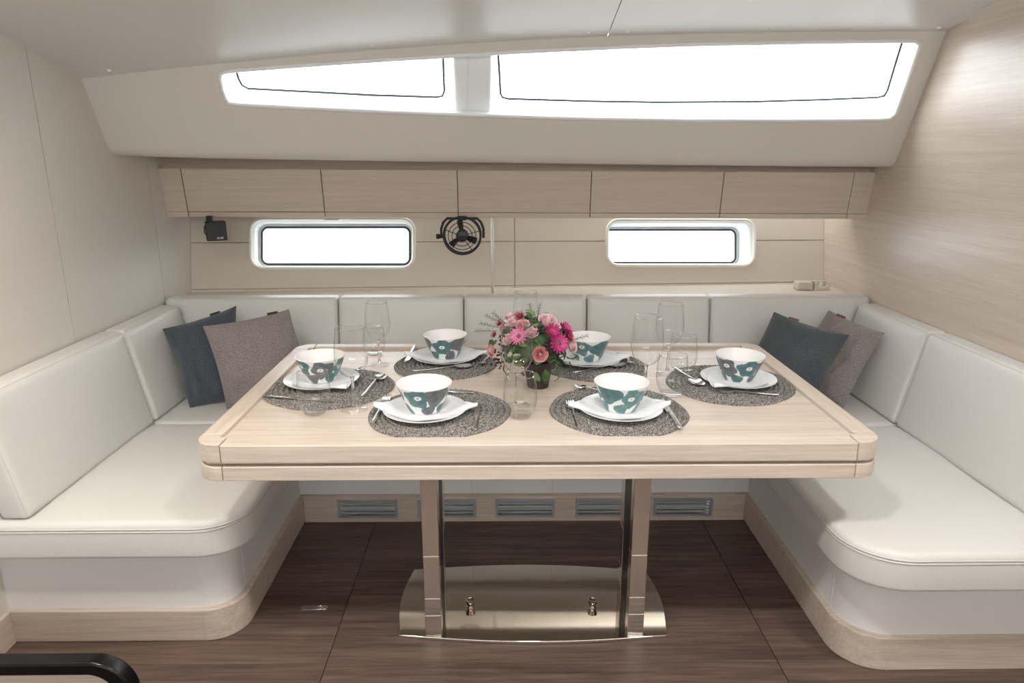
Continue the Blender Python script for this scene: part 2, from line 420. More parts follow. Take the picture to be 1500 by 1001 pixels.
window_port('window_3', ports[1], .16, 'rounded hull port near the oak wall, black gasket inside a cream rim', -.012)

# ---- coachroof panel with the long window
top_px = [(100, 118), (122, 115), (200, 106), (300, 95.5), (420, 84), (545, 73.5), (640, 66.5), (720, 61.5), (800, 57), (900, 52.5), (1020, 49), (1150, 47), (1270, 46), (1390, 45.5), (1420, 45)]
bot_px = [(140, 214), (300, 219), (600, 224), (900, 228.5), (1200, 232), (1345, 233)]
def cr(px, py): return apl(px, py, CR)
def onx(p0, p1, X):
    t = (X - p0.x) / (p1.x - p0.x); return p0.lerp(p1, t)
TOP = [cr(*p) for p in top_px]; TOP[0] = onx(TOP[0], TOP[1], XL); TOP[-1] = onx(TOP[-2], TOP[-1], XR)
BOT = [cr(*p) for p in bot_px]; BOT[0] = onx(BOT[0], BOT[1], XL); BOT[-1] = onx(BOT[-2], BOT[-1], XR)
ap = [(335, 151), (351, 153.5), (450, 158.5), (560, 163.5), (700, 169), (850, 173.5), (1000, 176), (1150, 176.5), (1290, 175.5), (1303, 174), (1312, 167), (1328, 122), (1345, 72), (1347, 65), (1341, 60.5), (1332, 60),
      (1200, 61.5), (1000, 65.5), (900, 69.5), (760, 76), (660, 82), (560, 88), (450, 95.5), (350, 103), (330, 105), (323.5, 108), (322, 114), (325, 130), (329, 143)]
AP = [cr(*p) for p in ap]
li = 26; ri = 11
lower = AP[li + 1:] + AP[:ri + 1]             # from left middle along the bottom to right middle
upper = AP[ri:li + 2] if False else AP[ri:] + [AP[0]]
upper = AP[ri:li + 2]                          # right middle over the top to left
LB = BOT[0].lerp(TOP[0], .5); RB = BOT[-1].lerp(TOP[-1], .5)
lowloop = [LB] + AP[li + 1:] + AP[:ri + 1] + [RB] + BOT[::-1]
upploop = [RB] + upper + [LB] + TOP
trc = sroot('trim_1'); trc['label'] = 'cream upholstered coachroof side panel around the long window'
mb = MB()
mb.prism(lowloop, CN * .012); mb.prism(upploop, CN * .012)
mb.build('coachroof_panel', 'liner', trc)
# rolled lower edge and soffit
rows_ = []
dd = Vector((0, .425, -.905)); r = .06
for k in range(9):
    t = k / 8; ang = math.atan2(-.905, .425) * (1 - t)
    if k == 0: cur = [p.copy() for p in BOT]
    else:
        am = math.atan2(-.905, .425) * (1 - (k - .5) / 8)
        cur = [p + Vector((0, math.cos(am), math.sin(am))) * (r * 1.15 / 8) for p in cur]
    rows_.append(cur)
rows_.append([Vector((p.x, 3.62, p.z)) for p in cur])
SOFF = cur
mb = MB(); mb.rings(rows_, False, False, closed=False); mb.build('coachroof_soffit', 'liner', trc, True)
MB().box((XL, 3.325, 1.37), (XR, 3.36, SOFF[0].z + .03)).build('soffit_fillet', 'oak_lock', trc)
# window
w1 = sroot('window_1'); w1['label'] = 'long tapering coachroof window in two panes, split by a grey pillar'
MB().tube([p - CN * .001 for p in AP], .0075, 8, True).build('window_trim', 'white', w1, True)
D = .17
cen = sum(AP, Vector()) / len(AP)
def gl(px, py): # pixel -> point on the glass plane
    P2 = (CR[0] + D * CN.y - D * CN.x * CR[1] - D * CN.z * CR[2], CR[1], CR[2]); return apl(px, py, P2)
outpx = [(352, 127), (362, 132.5), (450, 136.5), (560, 141.5), (700, 146), (850, 150.5), (1000, 152.5), (1140, 151), (1278, 145.5), (1292, 143.5), (1302, 134), (1314, 95), (1326, 58), (1328, 50), (1325, 44), (1318, 42),
         (1200, 44), (1000, 48), (900, 52), (760, 58), (660, 64), (560, 70), (450, 78), (352, 88), (345, 90), (341, 93), (341, 98), (345, 113), (348, 121)]
OUT = [gl(*p) for p in outpx]
MB().rings([AP, [a.lerp(b, .2) for a, b in zip(AP, OUT)], OUT], False, False).build('reveal', 'white', w1)
gA = [(345, 98), (350, 115), (355, 124), (364, 129), (440, 133), (545, 138.5), (640, 141.5), (648, 140), (651, 132), (650, 115), (649, 75)]
gB = [(729, 70), (731, 100), (733, 136), (736, 142), (745, 144), (860, 147.5), (960, 149), (1100, 148.3), (1200, 145.5), (1285, 142), (1294, 139.5), (1299, 132), (1310, 95), (1322, 56)]
for i, gpx in enumerate((gA, gB)):
    pts = [gl(*p) for p in gpx]
    MB().tube([p - CN * .006 for p in pts], .005, 6).build('gasket', 'gasket', w1, True)
MB().add([p + CN * .004 for p in OUT], [tuple(range(len(OUT)))]).build('pane', 'pane', w1)
MB().tube([gl(901, 66) - CN * .003, gl(898.5, 148) - CN * .003], .0022, 6).build('pane_joint', 'alu', w1)
# pillar between panes
pa = [cr(662, 60), cr(722, 60), cr(720, 172), cr(667, 172)]
mb = MB()
mb.prism([p + CN * .045 for p in pa], CN * (D - .04)); mb.build('pillar', 'white', w1, False, .012, 3)
for x in (684.5, 687.5):
    MB().tube([cr(x + .8, 79) + CN * .04, cr(x - .4, 168) + CN * .04], .0014, 6).build('blind_cord', 'white', w1)
# hinge tabs at the top
for x, y in ((616, 88), (1244, 66)):
    p = cr(x, y) + CN * (D - .03)
    MB().box(p - Vector((.016, .01, .012)), p + Vector((.016, .01, .004))).build('hinge', 'alu', w1)

# ---- ceiling: two cambered panels with press-stud caps
ce = sroot('ceiling')
xs = cr(890, 52.5).x
def topat(x):
    for a, b in zip(TOP, TOP[1:]):
        if a.x - 1e-4 <= x <= b.x + 1e-4: return onx(a, b, x)
    return TOP[-1]
def ceil_pt(x, d):
    t = topat(x); s = .25 + (.20 - .25) * (x - XL) / (XR - XL)
    return Vector((x, t.y - d, t.z + s * d - .052 * d * d if d < 2.0 else t.z + s * 2 - .208 + (d - 2) * .02))
def cpanel(x0, x1):
    mb = MB(); N = 16
    xx = sorted([x0, x1] + [p.x for p in TOP if x0 + .02 < p.x < x1 - .02])
    rws = [[ceil_pt(x, dm) for x in xx] for dm in [0, .05, .15, .3, .5, .75, 1., 1.3, 1.6, 2., 2.6, 3.2, 4.3]]
    mb.rings(rws + [[p + Vector((0, 0, .03)) for p in r_] for r_ in rws[::-1]] + [rws[0]], False, False, closed=False)
    for e in (0, -1): mb.rings([[r_[e], r_[e] + Vector((0, 0, .03))] for r_ in rws], False, False, closed=False)
    return mb.build('ceiling_panel', 'ceil', ce, True)
cpanel(XL, xs - .0015); cpanel(xs + .0015, XR)
MB().rings([[ceil_pt(xs - .02, d) + Vector((0, 0, .025)), ceil_pt(xs + .02, d) + Vector((0, 0, .025))] for d in (-.04, .3, .6, 1.2, 2., 4)], False, False, closed=False).build('seam_backing', 'ceil', ce)
for px, py in ((160, 103), (545, 66), (862, 47), (918, 45.5), (1128, 42), (1375, 40.5)):
    # meet the ceiling along the ray
    rr = ray(px, py); best = None
    for k in range(400):
        d = k * .002; Y = None
        q = Vector((0, 0, H)) + rr * ((topat(0).y - .3 + k * .001) / rr.y)
        x = max(XL, min(XR, q.x)); dd_ = topat(x).y - q.y
        if dd_ < -.02: continue
        e = abs(ceil_pt(x, dd_).z - q.z)
        if best is None or e < best[0]: best = (e, q)
    p = best[1]
    MB().lathe([(.001, -.006), (.005, -.005), (.0075, -.002), (.008, .004)], p, 14, True).build('stud_cap', 'white', ce, True)

# ================================================================== OVERHEAD LOCKERS
def lk(x, t):  # front face of the lockers, t=0 top .. 1 bottom
    zt = 1.436 + (1.417 - 1.436) * (x - XL) / (XR - XL); zb = 1.216 + (1.203 - 1.216) * (x - XL) / (XR - XL)
    return Vector((x, 3.28 + .03 * t, zt + (zb - zt) * t))
def slab(x0, x1, t0, t1, y0, y1):
    mb = MB(); vs = []
    for y in (y0, y1):
        for x, t in ((x0, t0), (x1, t0), (x1, t1), (x0, t1)):
            p = lk(x, t); vs.append(p + Vector((0, y, 0)))
    mb.add(vs, [(0, 1, 2, 3), (7, 6, 5, 4), (0, 4, 5, 1), (1, 5, 6, 2), (2, 6, 7, 3), (3, 7, 4, 0)]); return mb
cuts = [-1.472, -.837, -.214, .403, 1.014, 1.617]
cl = ['pale oak overhead locker above the black speaker, next to the cream wall',
      'pale oak overhead locker above the window and left of fan side'.replace('left of fan side', 'beside the one over the speaker'),
      'pale oak overhead locker above the black fan and the steel pole',
      'pale oak overhead locker between the fan locker and the oak wall locker',
      'pale oak overhead locker closest to the oak veneer wall']
for i in range(5):
    x0, x1 = cuts[i], cuts[i + 1]
    c = thing('overhead_locker', ((x0 + x1) / 2, 3.4, 1.21), cl[i], 'locker', 'overhead lockers under the coachroof')
    slab(x0 + .001, x1 - .001, .02, .995, .022, .17).build('body', 'oak_lock', c)
    slab(x0 + .0018, x1 - .0018, 0, .885, 0, .021).build('door', 'oak_lock', c, False, .0012, 1)
    slab(x0 + .0018, x1 - .0018, .892, 1, -.002, .021).build('finger_rail', 'oak_lock', c, False, .0025, 2)
for k, (x0, x1) in enumerate(((XL, cuts[0]), (cuts[5], XR))):
    t = sroot('trim_%d' % (k + 2)); t['label'] = 'narrow oak filler at the locker end'
    slab(x0, x1 - .002 if k == 0 else x1, 0, .885, 0, .16).build('filler_panel', 'oak_lock', t)
    slab(x0, x1 - .002 if k == 0 else x1, .892, 1, -.002, .16).build('filler_rail', 'oak_lock', t)

# ---- shelf behind the back cushions
struct(MB().add([(XL, 3.235, .80), (XR, 3.235, .80), (XR, 3.66, .80), (XL, 3.45, .80), (XL, 3.235, .83), (XR, 3.235, .83), (XR, 3.66, .83), (XL, 3.45, .83)],
    [(0, 1, 2, 3), (4, 5, 6, 7), (0, 1, 5, 4), (1, 2, 6, 5), (2, 3, 7, 6), (3, 0, 4, 7)]).build('trim_4', 'hullv'), 'taupe ledge behind the back cushions')

# ================================================================== BENCH
def bench_base(name, loc, label, plan_pl, plan_up, zp=.112, zt=.335):
    b = thing(name, loc, label, 'bench', 'white bench bases around the table')
    MB().prism([(p.x, p.y, 0) for p in plan_pl], (0, 0, zp)).build('plinth', 'oak_x', b, False, .004, 2)
    MB().prism([(p.x, p.y, zp - .001) for p in plan_up], (0, 0, zt - zp)).build('front_panel', 'base_vinyl', b, .7)
    return b
YS = 2.635
planL = rpoly([(XL, 1.905), (-.842, 1.905), (-.842, 3.0), (XL, 3.0)], [0, .11, 0, 0], 10)
upL = rpoly([(XL, 1.925), (-.862, 1.925), (-.862, 3.0), (XL, 3.0)], [0, .10, 0, 0], 10)
bl = bench_base('bench_base', (-1.2, 2.3, 0), 'white upholstered bench base on oak plinth along the cream wall', planL, upL)
planR = rpoly([(1.012, 1.75), (XR, 1.75), (XR, 3.0), (1.012, 3.0)], [.13, 0, 0, 0], 10)
upR = rpoly([(1.030, 1.768), (XR, 1.768), (XR, 3.0), (1.030, 3.0)], [.125, 0, 0, 0], 10)
br = bench_base('bench_base', (1.35, 2.3, 0), 'white upholstered bench base on oak plinth along the oak wall', planR, upR)
for b, x, s in ((bl, -.8655, 1), (br, 1.0335, -1)):
    pass
# vertical seams on the curved base corners
MB().tube([(-.8615, 2.03, .115), (-.8615, 2.03, .335)], .0016, 5).build('seam', 'stitch', bl)
MB().tube([(1.0295, 1.90, .115), (1.0295, 1.90, .335)], .0016, 5).build('seam', 'stitch', br)
MB().tube([(-.953, 1.9045, .0), (-.953, 1.9045, .11)], .0009, 4).build('plinth_joint', 'oak_x', bl)
MB().tube([(1.143, 1.7495, .0), (1.143, 1.7495, .11)], .0009, 4).build('plinth_joint', 'oak_x', br)
bb = thing('bench_base', (.1, 2.75, 0), 'white bench base below the windows with air vents in its oak plinth', 'bench', 'white bench bases around the table')
VX = ((-.70, -.451), (-.366, -.122), (-.039, .208), (.297, .548), (.626, .874))
mb = MB(); mb.box((-.841, 2.645, 0), (1.011, 2.665, .030)); mb.box((-.841, 2.645, .097), (1.011, 2.70, .118))
xs2 = [-.841] + [v for a, b_ in VX for v in (a + .008, b_ - .008)] + [1.011]
for k in range(0, len(xs2), 2): mb.box((xs2[k], 2.645, .030), (xs2[k + 1], 2.665, .097))
mb.build('plinth', 'oak_x', bb)
MB().box((-.861, 2.668, .117), (1.029, 2.95, .335)).build('front_panel', 'base_vinyl', bb)
for x in (-.14, .20, .55): MB().tube([(x, 2.667, .12), (x, 2.667, .33)], .0012, 4).build('seam', 'stitch', bb)
for x0, x1 in VX:
    MB().box((x0 - .02, 2.78, .0), (x1 + .02, 2.79, .117)).build('vent_back', 'oak_x', bb)
    mb = MB(); f = .011
    for a, b_ in (((x0, .022), (x1, .022 + f)), ((x0, .104 - f), (x1, .104)), ((x0, .022 + f), (x0 + f, .104 - f)), ((x1 - f, .022 + f), (x1, .104 - f))):
        mb.box((a[0], 2.638, a[1]), (b_[0], 2.6455, b_[1]))
    vf = mb.build('vent_frame', 'alu', bb)
    for k in range(4):
        z = .0415 + k * .0135
        MB().add([(x0 + f, 2.6385, z), (x1 - f, 2.6385, z), (x1 - f, 2.6395, z + .0075), (x0 + f, 2.6395, z + .0075), (x0 + f, 2.6415, z), (x1 - f, 2.6415, z), (x1 - f, 2.6425, z + .0065), (x0 + f, 2.6425, z + .0065)],
                 [(0, 1, 2, 3), (7, 6, 5, 4), (0, 4, 5, 1), (3, 2, 6, 7), (0, 3, 7, 4), (1, 5, 6, 2)]).build('slat', 'ventslat', vf)

def wob(p, a=.003, s=5.): return p + Vector((0, 0, a * noise.noise(p * s)))
def seat(label, outline, z0=.335, z1=.455, r=.022):
    mb = MB(); xs_ = [p.x for p in outline]; ys_ = [p.y for p in outline]
    c = thing('seat_cushion', ((min(xs_) + max(xs_)) / 2, (min(ys_) + max(ys_)) / 2, z0), label, 'cushion', 'off-white leather seat cushions')
    pad(mb, outline, z1 - z0, r, .008, lambda a, b, h: wob(Vector((a, b, z0 + h)), .004 * min(1, max(0, h / .1)), 4.), rbot=.014)
    mb.build('cover', 'leather', c, True)
    o = subdiv2([Vector(p) for p in offset2([Vector(p) for p in outline], .0005)], .04)
    for dz in (.020, .029):
        MB().tube([(p.x, p.y, z1 - dz) for p in o], .0021, 5, True).build('piping', 'stitch', c, True)
    return c
SL = rpoly([(XL, 1.84), (-.782, 1.84), (-.782, YS - .003), (XL, YS - .003)], [.01, .14, .01, .01], 10)
seat('off-white leather seat cushion along the cream wall with a rounded front corner', SL)
SR = rpoly([(.955, 1.65), (XR, 1.65), (XR, 2.575), (.955, 2.575)], [.16, .01, .01, .01], 10)
seat('off-white leather seat cushion along the oak wall with a rounded front corner', SR)
SB = rpoly([(XL, YS + .003), (-.66, YS + .003), (-.66, 2.60), (.95, 2.60), (.95, 2.581), (XR, 2.581), (XR, 3.2), (XL, 3.2)], [.008, 0, 0, 0, 0, .008, .008, .008], 6)
SB = rpoly([(XL, YS + .003), (XR, 2.581), (XR, 3.2), (XL, 3.2)], .01, 6)
seat('off-white leather seat cushion running below the hull windows', SB)

def backrest(label, L, Hh, thick, fr, org, r=.026, crown=.006):
    c = thing('back_cushion', org, label, 'cushion', 'off-white leather back cushions')
    pad_out = rpoly(rect(0, 0, L, Hh), .018, 4); mb = MB()
    pad(mb, pad_out, thick, r, crown, fr, rbot=.01)
    mb.build('cover', 'leather', c, True)
    o = subdiv2([Vector(p) for p in offset2([Vector(p) for p in pad_out], -.006)], .05)
    MB().tube([fr(p.x, p.y, thick - .010) for p in o], .0019, 5, True).build('piping', 'stitch', c, True)
    return c
zs_ = .456
def frL(y0, xf=-1.397, lean=.205):
    n = Vector((1, 0, 0)); u = Vector((-lean, 0, 1)).normalized(); th = .085
    return lambda a, b, c_: Vector((xf, y0 + a, zs_)) + u * b + n * (c_ - th)
def frR(y0, xf=1.545, lean=.205):
    n = Vector((-1, 0, 0)); u = Vector((lean, 0, 1)).normalized(); th = .085
    return lambda a, b, c_: Vector((xf, y0 + a, zs_)) + u * b + n * (c_ - th)
hh = .39
backrest('long off-white leather back cushion against the cream wall, its end facing the aisle', 2.635 - 1.86, hh, .085, frL(1.86), (-1.5, 2.25, zs_))
backrest('short off-white leather back cushion against the cream wall behind dark blue pillow', 3.12 - 2.64, hh, .085, frL(2.64), (-1.5, 2.9, zs_))
backrest('long off-white leather back cushion against the oak wall', 2.572 - 1.55, hh, .085, frR(1.55), (1.63, 2.1, zs_))
backrest('short off-white leather back cushion against the oak wall beside the brown pillow', 3.12 - 2.577, hh, .085, frR(2.577), (1.63, 2.85, zs_))
def frB(x0, yf=3.09, lean=.16):
    n = Vector((0, -1, 0)); u = Vector((0, lean, 1)).normalized(); th = .09
    return lambda a, b, c_: Vector((x0 + a, yf, zs_)) + u * b + n * (c_ - th)
bx = [XL + .004, -.769, -.188, .384, .958, XR - .004]
bl_ = ['off-white leather back cushion in the corner by the cream wall, below the port',
       'off-white leather back cushion below the port, behind the wine glasses of the cream-wall end',
       'off-white leather back cushion directly behind the flower arrangement',
       'off-white leather back cushion behind the wine glasses towards the oak wall',
       'off-white leather back cushion in the corner by the oak wall, behind charcoal pillow']
for i in range(5):
    backrest(bl_[i], bx[i + 1] - bx[i] - .004, .408, .09, frB(bx[i] + .002), ((bx[i] + bx[i + 1]) / 2, 3.15, zs_))

# ================================================================== TABLE
TZ = .735; RZ = .747                       # table surface and fiddle rail top
tx0, tx1, ty0, ty1 = -.842, 1.036, 1.738, 2.765
tb = thing('dining_table', (.097, 2.1, 0), 'bleached oak folding saloon table on polished steel legs', 'table')
cr_ = .075
W_ = .058
# loose-fitted surface
MB().box((tx0 + W_ - .002, ty0 + W_ - .002, .694), (tx1 - W_ + .002, ty1 - W_ + .002, TZ)).build('tabletop', 'oak_tab', tb)
def corner(x, y, sx, sy, z0, z1, name, m='oak_tab', L=.075):
    # rounded corner block: quarter ring
    P = [(x, y + sy * L), (x, y), (x + sx * L, y), (x + sx * L, y + sy * W_), (x + sx * W_, y + sy * W_), (x + sx * W_, y + sy * L)]
    pl = rpoly(P, [0, .062, 0, 0, .02 if False else 0, 0], 8)
    MB().prism([(p.x, p.y, z0) for p in pl], (0, 0, z1 - z0)).build(name, m, tb, False, .0035, 2)
L = .075; gp = .0012
for x, sx in ((tx0, 1), (tx1, -1)):
    for y, sy in ((ty0, 1), (ty1, -1)):
        corner(x, y, sx, sy, .691, RZ, 'corner_block')
        corner(x, y, sx, sy, .639, .681, 'corner_block')
for z0, z1, nm in ((.691, RZ, 'edge_rail'), (.639, .681, 'lower_leaf_edge')):
    top = RZ if nm == 'edge_rail' else z1
    MB().box((tx0 + L + gp, ty0, z0), (tx1 - L - gp, ty0 + W_, top - (.004 if nm == 'edge_rail' else 0))).build(nm, 'oak_tab', tb, False, .003, 2)
    MB().box((tx0 + L + gp, ty1 - W_ + .012, z0), (tx1 - L - gp, ty1, top)).build(nm, 'oak_tab', tb, False, .003, 2)
    MB().box((tx0, ty0 + L + gp, z0), (tx0 + W_, ty1 - L - gp, top)).build(nm, 'oak_tab_y', tb, False, .003, 2)
    MB().box((tx1 - W_, ty0 + L + gp, z0), (tx1, ty1 - L - gp, top)).build(nm, 'oak_tab_y', tb, False, .003, 2)
MB().box((tx0 + .05, ty0 + .05, .6395), (tx1 - .05, ty1 - .05, .6805)).build('lower_leaf', 'oak_tab', tb)
MB().box((tx0 + .028, ty0 + .022, .680), (tx1 - .028, ty1 - .022, .6915)).build('leaf_joint', 'oak_tab', tb)
# legs: front and rear steel post with a black plate between
for x0, x1 in ((-.254, -.203), (.391, .442)):
    for y0, y1 in ((1.905, 1.95), (2.055, 2.12)):
        z = [.012, .088, .15, .30, .641]
        for k in range(4):
            MB().box((x0, y0, z[k] + .0008), (x1, y1, z[k + 1] - .0008)).build('leg_post', 'steel' if k < 2 else 'brush', tb, False, .002, 2)
        MB().box((x0 + .002, y0 + .002, .012), (x1 - .002, y1 - .002, .641)).build('leg_core', 'brush', tb)
    MB().box((x0 + .001, 1.95, .012), (x1 - .001, 2.055, .641)).build('leg_plate', 'black', tb)
# base plate: bowed front, back and sides
bp = []
for k in range(25):
    t = k / 24; bp.append((-.342 + .86 * t, 1.912 - .03 * math.sin(PI * t) - .01 * t))
for k in range(1, 13):
    t = k / 12; bp.append((.518 + .022 * math.sin(PI * t) , 1.902 + .36 * t))
for k in range(1, 25):
    t = k / 24; bp.append((.518 - .856 * t, 2.262 + .035 * math.sin(PI * t) + .025 * t * .6))
for k in range(1, 12):
    t = k / 12; bp.append((-.338 - .022 * math.sin(PI * t), 2.277 - .365 * t))
MB().prism([(x, y, 0) for x, y in bp], (0, 0, .012)).build('base_plate', 'basesteel', tb, False, .003, 2)
for x, y in ((-.118, 2.053), (.297, 2.048)):
    MB().lathe([(.014, .011), (.013, .014), (.0105, .017), (.011, .021), (.0155, .031), (.0165, .037), (.0145, .038), (.012, .034), (.001, .033)], (x, y, 0), 20).build('lock_knob', 'steel', tb, True)

# floor lifting ring
pr = thing('lifting_ring', tuple(az(460, 891, 0)), 'slim flush steel lifting ring in the dark plank floor', 'floor ring')
c0 = az(460, 891, 0)
pl = rpoly(rect(c0.x - .047, c0.y - .0115, c0.x + .047, c0.y + .0115), .0112, 8)
MB().prism([(p.x, p.y, -.001) for p in pl], (0, 0, .0035)).build('plate', 'cutlery', pr, False, .0008, 1)
MB().tube([(c0.x + .022 + .009 * math.cos(a * PI / 8), c0.y + .009 * math.sin(a * PI / 8), .003) for a in range(16)], .0016, 6, True).build('ring', 'brush', pr, True)
for dx in (-.032, .012): MB().lathe([(.001, .0036), (.0035, .003), (.0035, .001)], (c0.x + dx, c0.y, 0), 10).build('screw', 'brush', pr)

# ================================================================== TABLE SETTINGS
# -- braided round mat
def make_mat():
    mb = MB(); nr, nt, rings, Rm = 6, 180, 12, .208
    pr_ = Rm / rings; vs = []; rr_ = []
    for i in range(rings * nr + 1):
        rr_.append(i / nr * pr_)
    def pt(i, j):
        th = 2 * PI * j / nt; r0 = rr_[i]; ring = int(min(r0 / pr_, rings - 1e-6)); f = r0 / pr_ - ring
        hump = math.sin(PI * f) ** .6 if 0 < f < 1 else 0
        braid = .5 + .5 * math.sin(th * max(6, ring * 6 + 4) + (PI if ring % 2 else 0) + f * 2.2)
        z = .0004 + .0058 * hump + .0022 * hump * braid
        w = 1 + .018 * math.sin(2 * th + .6) + .010 * math.sin(3 * th + 1.1) + .007 * math.sin(7 * th)
        z += .0012 * math.sin(3 * th + 2) * (r0 / Rm) ** 2 + .0008
        return Vector((r0 * w * math.cos(th), r0 * w * math.sin(th), z))
    rs = [[pt(i, j) for j in range(nt)] for i in range(1, rings * nr + 1)]
    rs.append([Vector((p.x * .998, p.y * .998, 0)) for p in rs[-1]])
    mb.rings(rs, True, True); return mb.mesh('round_placemat', smooth=True)
MATM = make_mat()
# -- plate
PLM = MB().lathe([(.001, .006), (.075, .006), (.085, .0075), (.105, .0135), (.1235, .0185), (.126, .0195), (.1265, .0182), (.124, .0168), (.106, .0108), (.086, .004), (.078, .001), (.070, 0), (.001, .0005)], n=64).mesh('dinner_plate', smooth=True)
# -- bowl with printed flowers
def bowl_mesh(seed, greys):
    rg = random.Random(seed); nt, nh = 300, 44
    hgt = .086
    def rad(h): return .046 + (.083 - .046) * (h ** .82)
    teal, tealL, slate, dk, wht = (.095, .20, .205), (.15, .285, .285), (.15, .165, .175), (.03, .035, .04), (.83, .84, .83)
    fl_ = []
    for k in range(6):
        th = k * 2 * PI / 6 + rg.uniform(-.12, .12)
        base = (slate if k % 2 else teal) if greys != 5 else (teal if k % 2 else tealL)
        fl_.append((th, .66 + rg.uniform(-.06, .08), .0362, base, rg.uniform(0, 6), k % 2 == 0 or greys == 2))
        base = (teal if k % 2 else slate) if greys != 5 else tealL
        fl_.append((th + .52, .14 + rg.uniform(-.05, .06), .0240, base, rg.uniform(0, 6), False))
    def colour(th, h):
        c = wht; r = rad(h)
        for (t0, hc, R0, base, ph, eye) in fl_:
            d = (th - t0 + PI) % (2 * PI) - PI; dx = d * .068; dy = (h - hc) * hgt * 1.15
            a = math.atan2(dy, dx); rr = math.hypot(dx, dy)
            edge = R0 * (1 + .12 * math.cos(5 * a + ph) + .07 * math.cos(3 * a + 2 * ph)) if eye else R0 * (1 + .16 * math.cos(3 * a + ph))
            if rr < edge:
                k = .78 + .35 * noise.noise(Vector((dx * 60, dy * 60, t0))) + .25 * (rr / edge)
                c = tuple(min(1, v * k) for v in base)
                if eye:
                    ex, ey = dx - .008 * math.cos(ph), dy - .004 - .006 * math.sin(ph + 1)
                    e = math.hypot(ex, ey * 1.25)
                    if e < .0105 + .001 * math.cos(9 * math.atan2(ey, ex)): c = wht
                    if e < .0028: c = dk
        if h > .965: c = wht
        return c
    mb = MB(); cols = []
    prof = [(rad(i / nh), hgt * i / nh, i / nh) for i in range(nh + 1)]
    pts = [[Vector((r * math.cos(2 * PI * j / nt), r * math.sin(2 * PI * j / nt), z + .003)) for j in range(nt)] for r, z, h in prof]
    for r, z, h in prof:
        for j in range(nt): cols.append(colour(2 * PI * j / nt, h))
    inn = [(.0815, hgt + .0012), (.0795, hgt), (.070, .058), (.058, .030), (.045, .011), (.030, .0065), (.001, .006)]
    for r, z in inn:
        pts.append([Vector((r * math.cos(2 * PI * j / nt), r * math.sin(2 * PI * j / nt), z + .003)) for j in range(nt)]); cols += [(.86, .84, .83)] * nt
    foot = [[Vector((r * math.cos(2 * PI * j / nt), r * math.sin(2 * PI * j / nt), z)) for j in range(nt)] for r, z in ((.040, .0), (.045, .001))]
    pts = foot + pts; cols = [wht] * (2 * nt) + cols
    mb.rings(pts, True, True)
    me = bpy.data.meshes.new('soup_bowl'); me.from_pydata(mb.v, [], mb.f)
    at = me.color_attributes.new('Col', 'FLOAT_COLOR', 'POINT')
    at.data.foreach_set('color', [x for c in cols for x in (*c, 1)])
    me.polygons.foreach_set('use_smooth', [True] * len(me.polygons)); me.materials.append(M['bowl']); me.validate(); me.update()
    return me
BWA, BWB, BWC = bowl_mesh(3, 0), bowl_mesh(11, 5), bowl_mesh(5, 2)
# -- napkin laid over the plate, two corners past the rim
def napkin_mesh(seed):
    rg = random.Random(seed); a0 = rg.uniform(-.06, .06)
    def top(u, v):
        # u along the long diagonal, v across; kite that narrows to tips
        s = u * 2 - 1; w = .088 * (1 - abs(s) ** 1.6) + .010 * (1 - abs(s) ** 6) + .002
        x = s * .158; y = (v * 2 - 1) * w + .016 * s * s
        r = math.hypot(x, y)
        z = .0085 if r < .078 else .0085 + min((r - .078) / .048, 1.15) * .0135
        z += .0035 * math.cos((v * 2 - 1) * PI * 1.2) * abs(s) ** 1.5 * 1.5 + .0012 * math.sin(9 * s + 5 * v + seed)
        return Vector((x, y, z))
    N = 36; mb = MB()
    mb.grid(top, N, 10)
    mb.grid(lambda u, v: top(u, v) - Vector((0, 0, .0018)), N, 10, True)
    return mb.mesh('napkin', smooth=True)
NAPS = [napkin_mesh(k) for k in range(3)]
# -- cutlery, lying along +x, handle end at x=0, total length 1 unit scaled in metres
def handle(mb, L, w0, w1, z=lambda s: .002):
    rs = []
    for i in range(15):
        s = i / 14; x = s * L; w = w0 + (w1 - w0) * s ** .8
        if i == 0: w *= .55
        h = .0016 if i not in (0,) else .0008
        zz = z(s)
        rs.append([Vector((x, w * math.cos(a * PI / 4), zz + h * math.sin(a * PI / 4))) for a in range(8)])
    mb.rings(rs); return mb
def spoon():
    zf = lambda s: .0025 + .010 * max(0, s - .35) ** 1.0 if s < .9 else .009
    h = handle(MB(), .135, .0068, .0030, zf).mesh('handle', smooth=True)
    mb = MB(); z0 = zf(1.)
    def top(u, v):
        s = u; w = .0215 * math.sqrt(max(0, 1 - (2 * s ** .88 - 1) ** 2)) + .0028 * (1 - s)
        t = v * 2 - 1; d = .0085 * math.sin(PI * min(1, s * 1.02)) ** .8
        return Vector((.133 + s * .066, w * t, z0 * (1 - s) ** 2 + .0075 * s + .001 - d * (1 - t * t)))
    mb.grid(top, 18, 10); mb.grid(lambda u, v: top(u, v) - Vector((0, 0, .0012)), 18, 10, True)
    return h, mb.mesh('bowl', smooth=True)
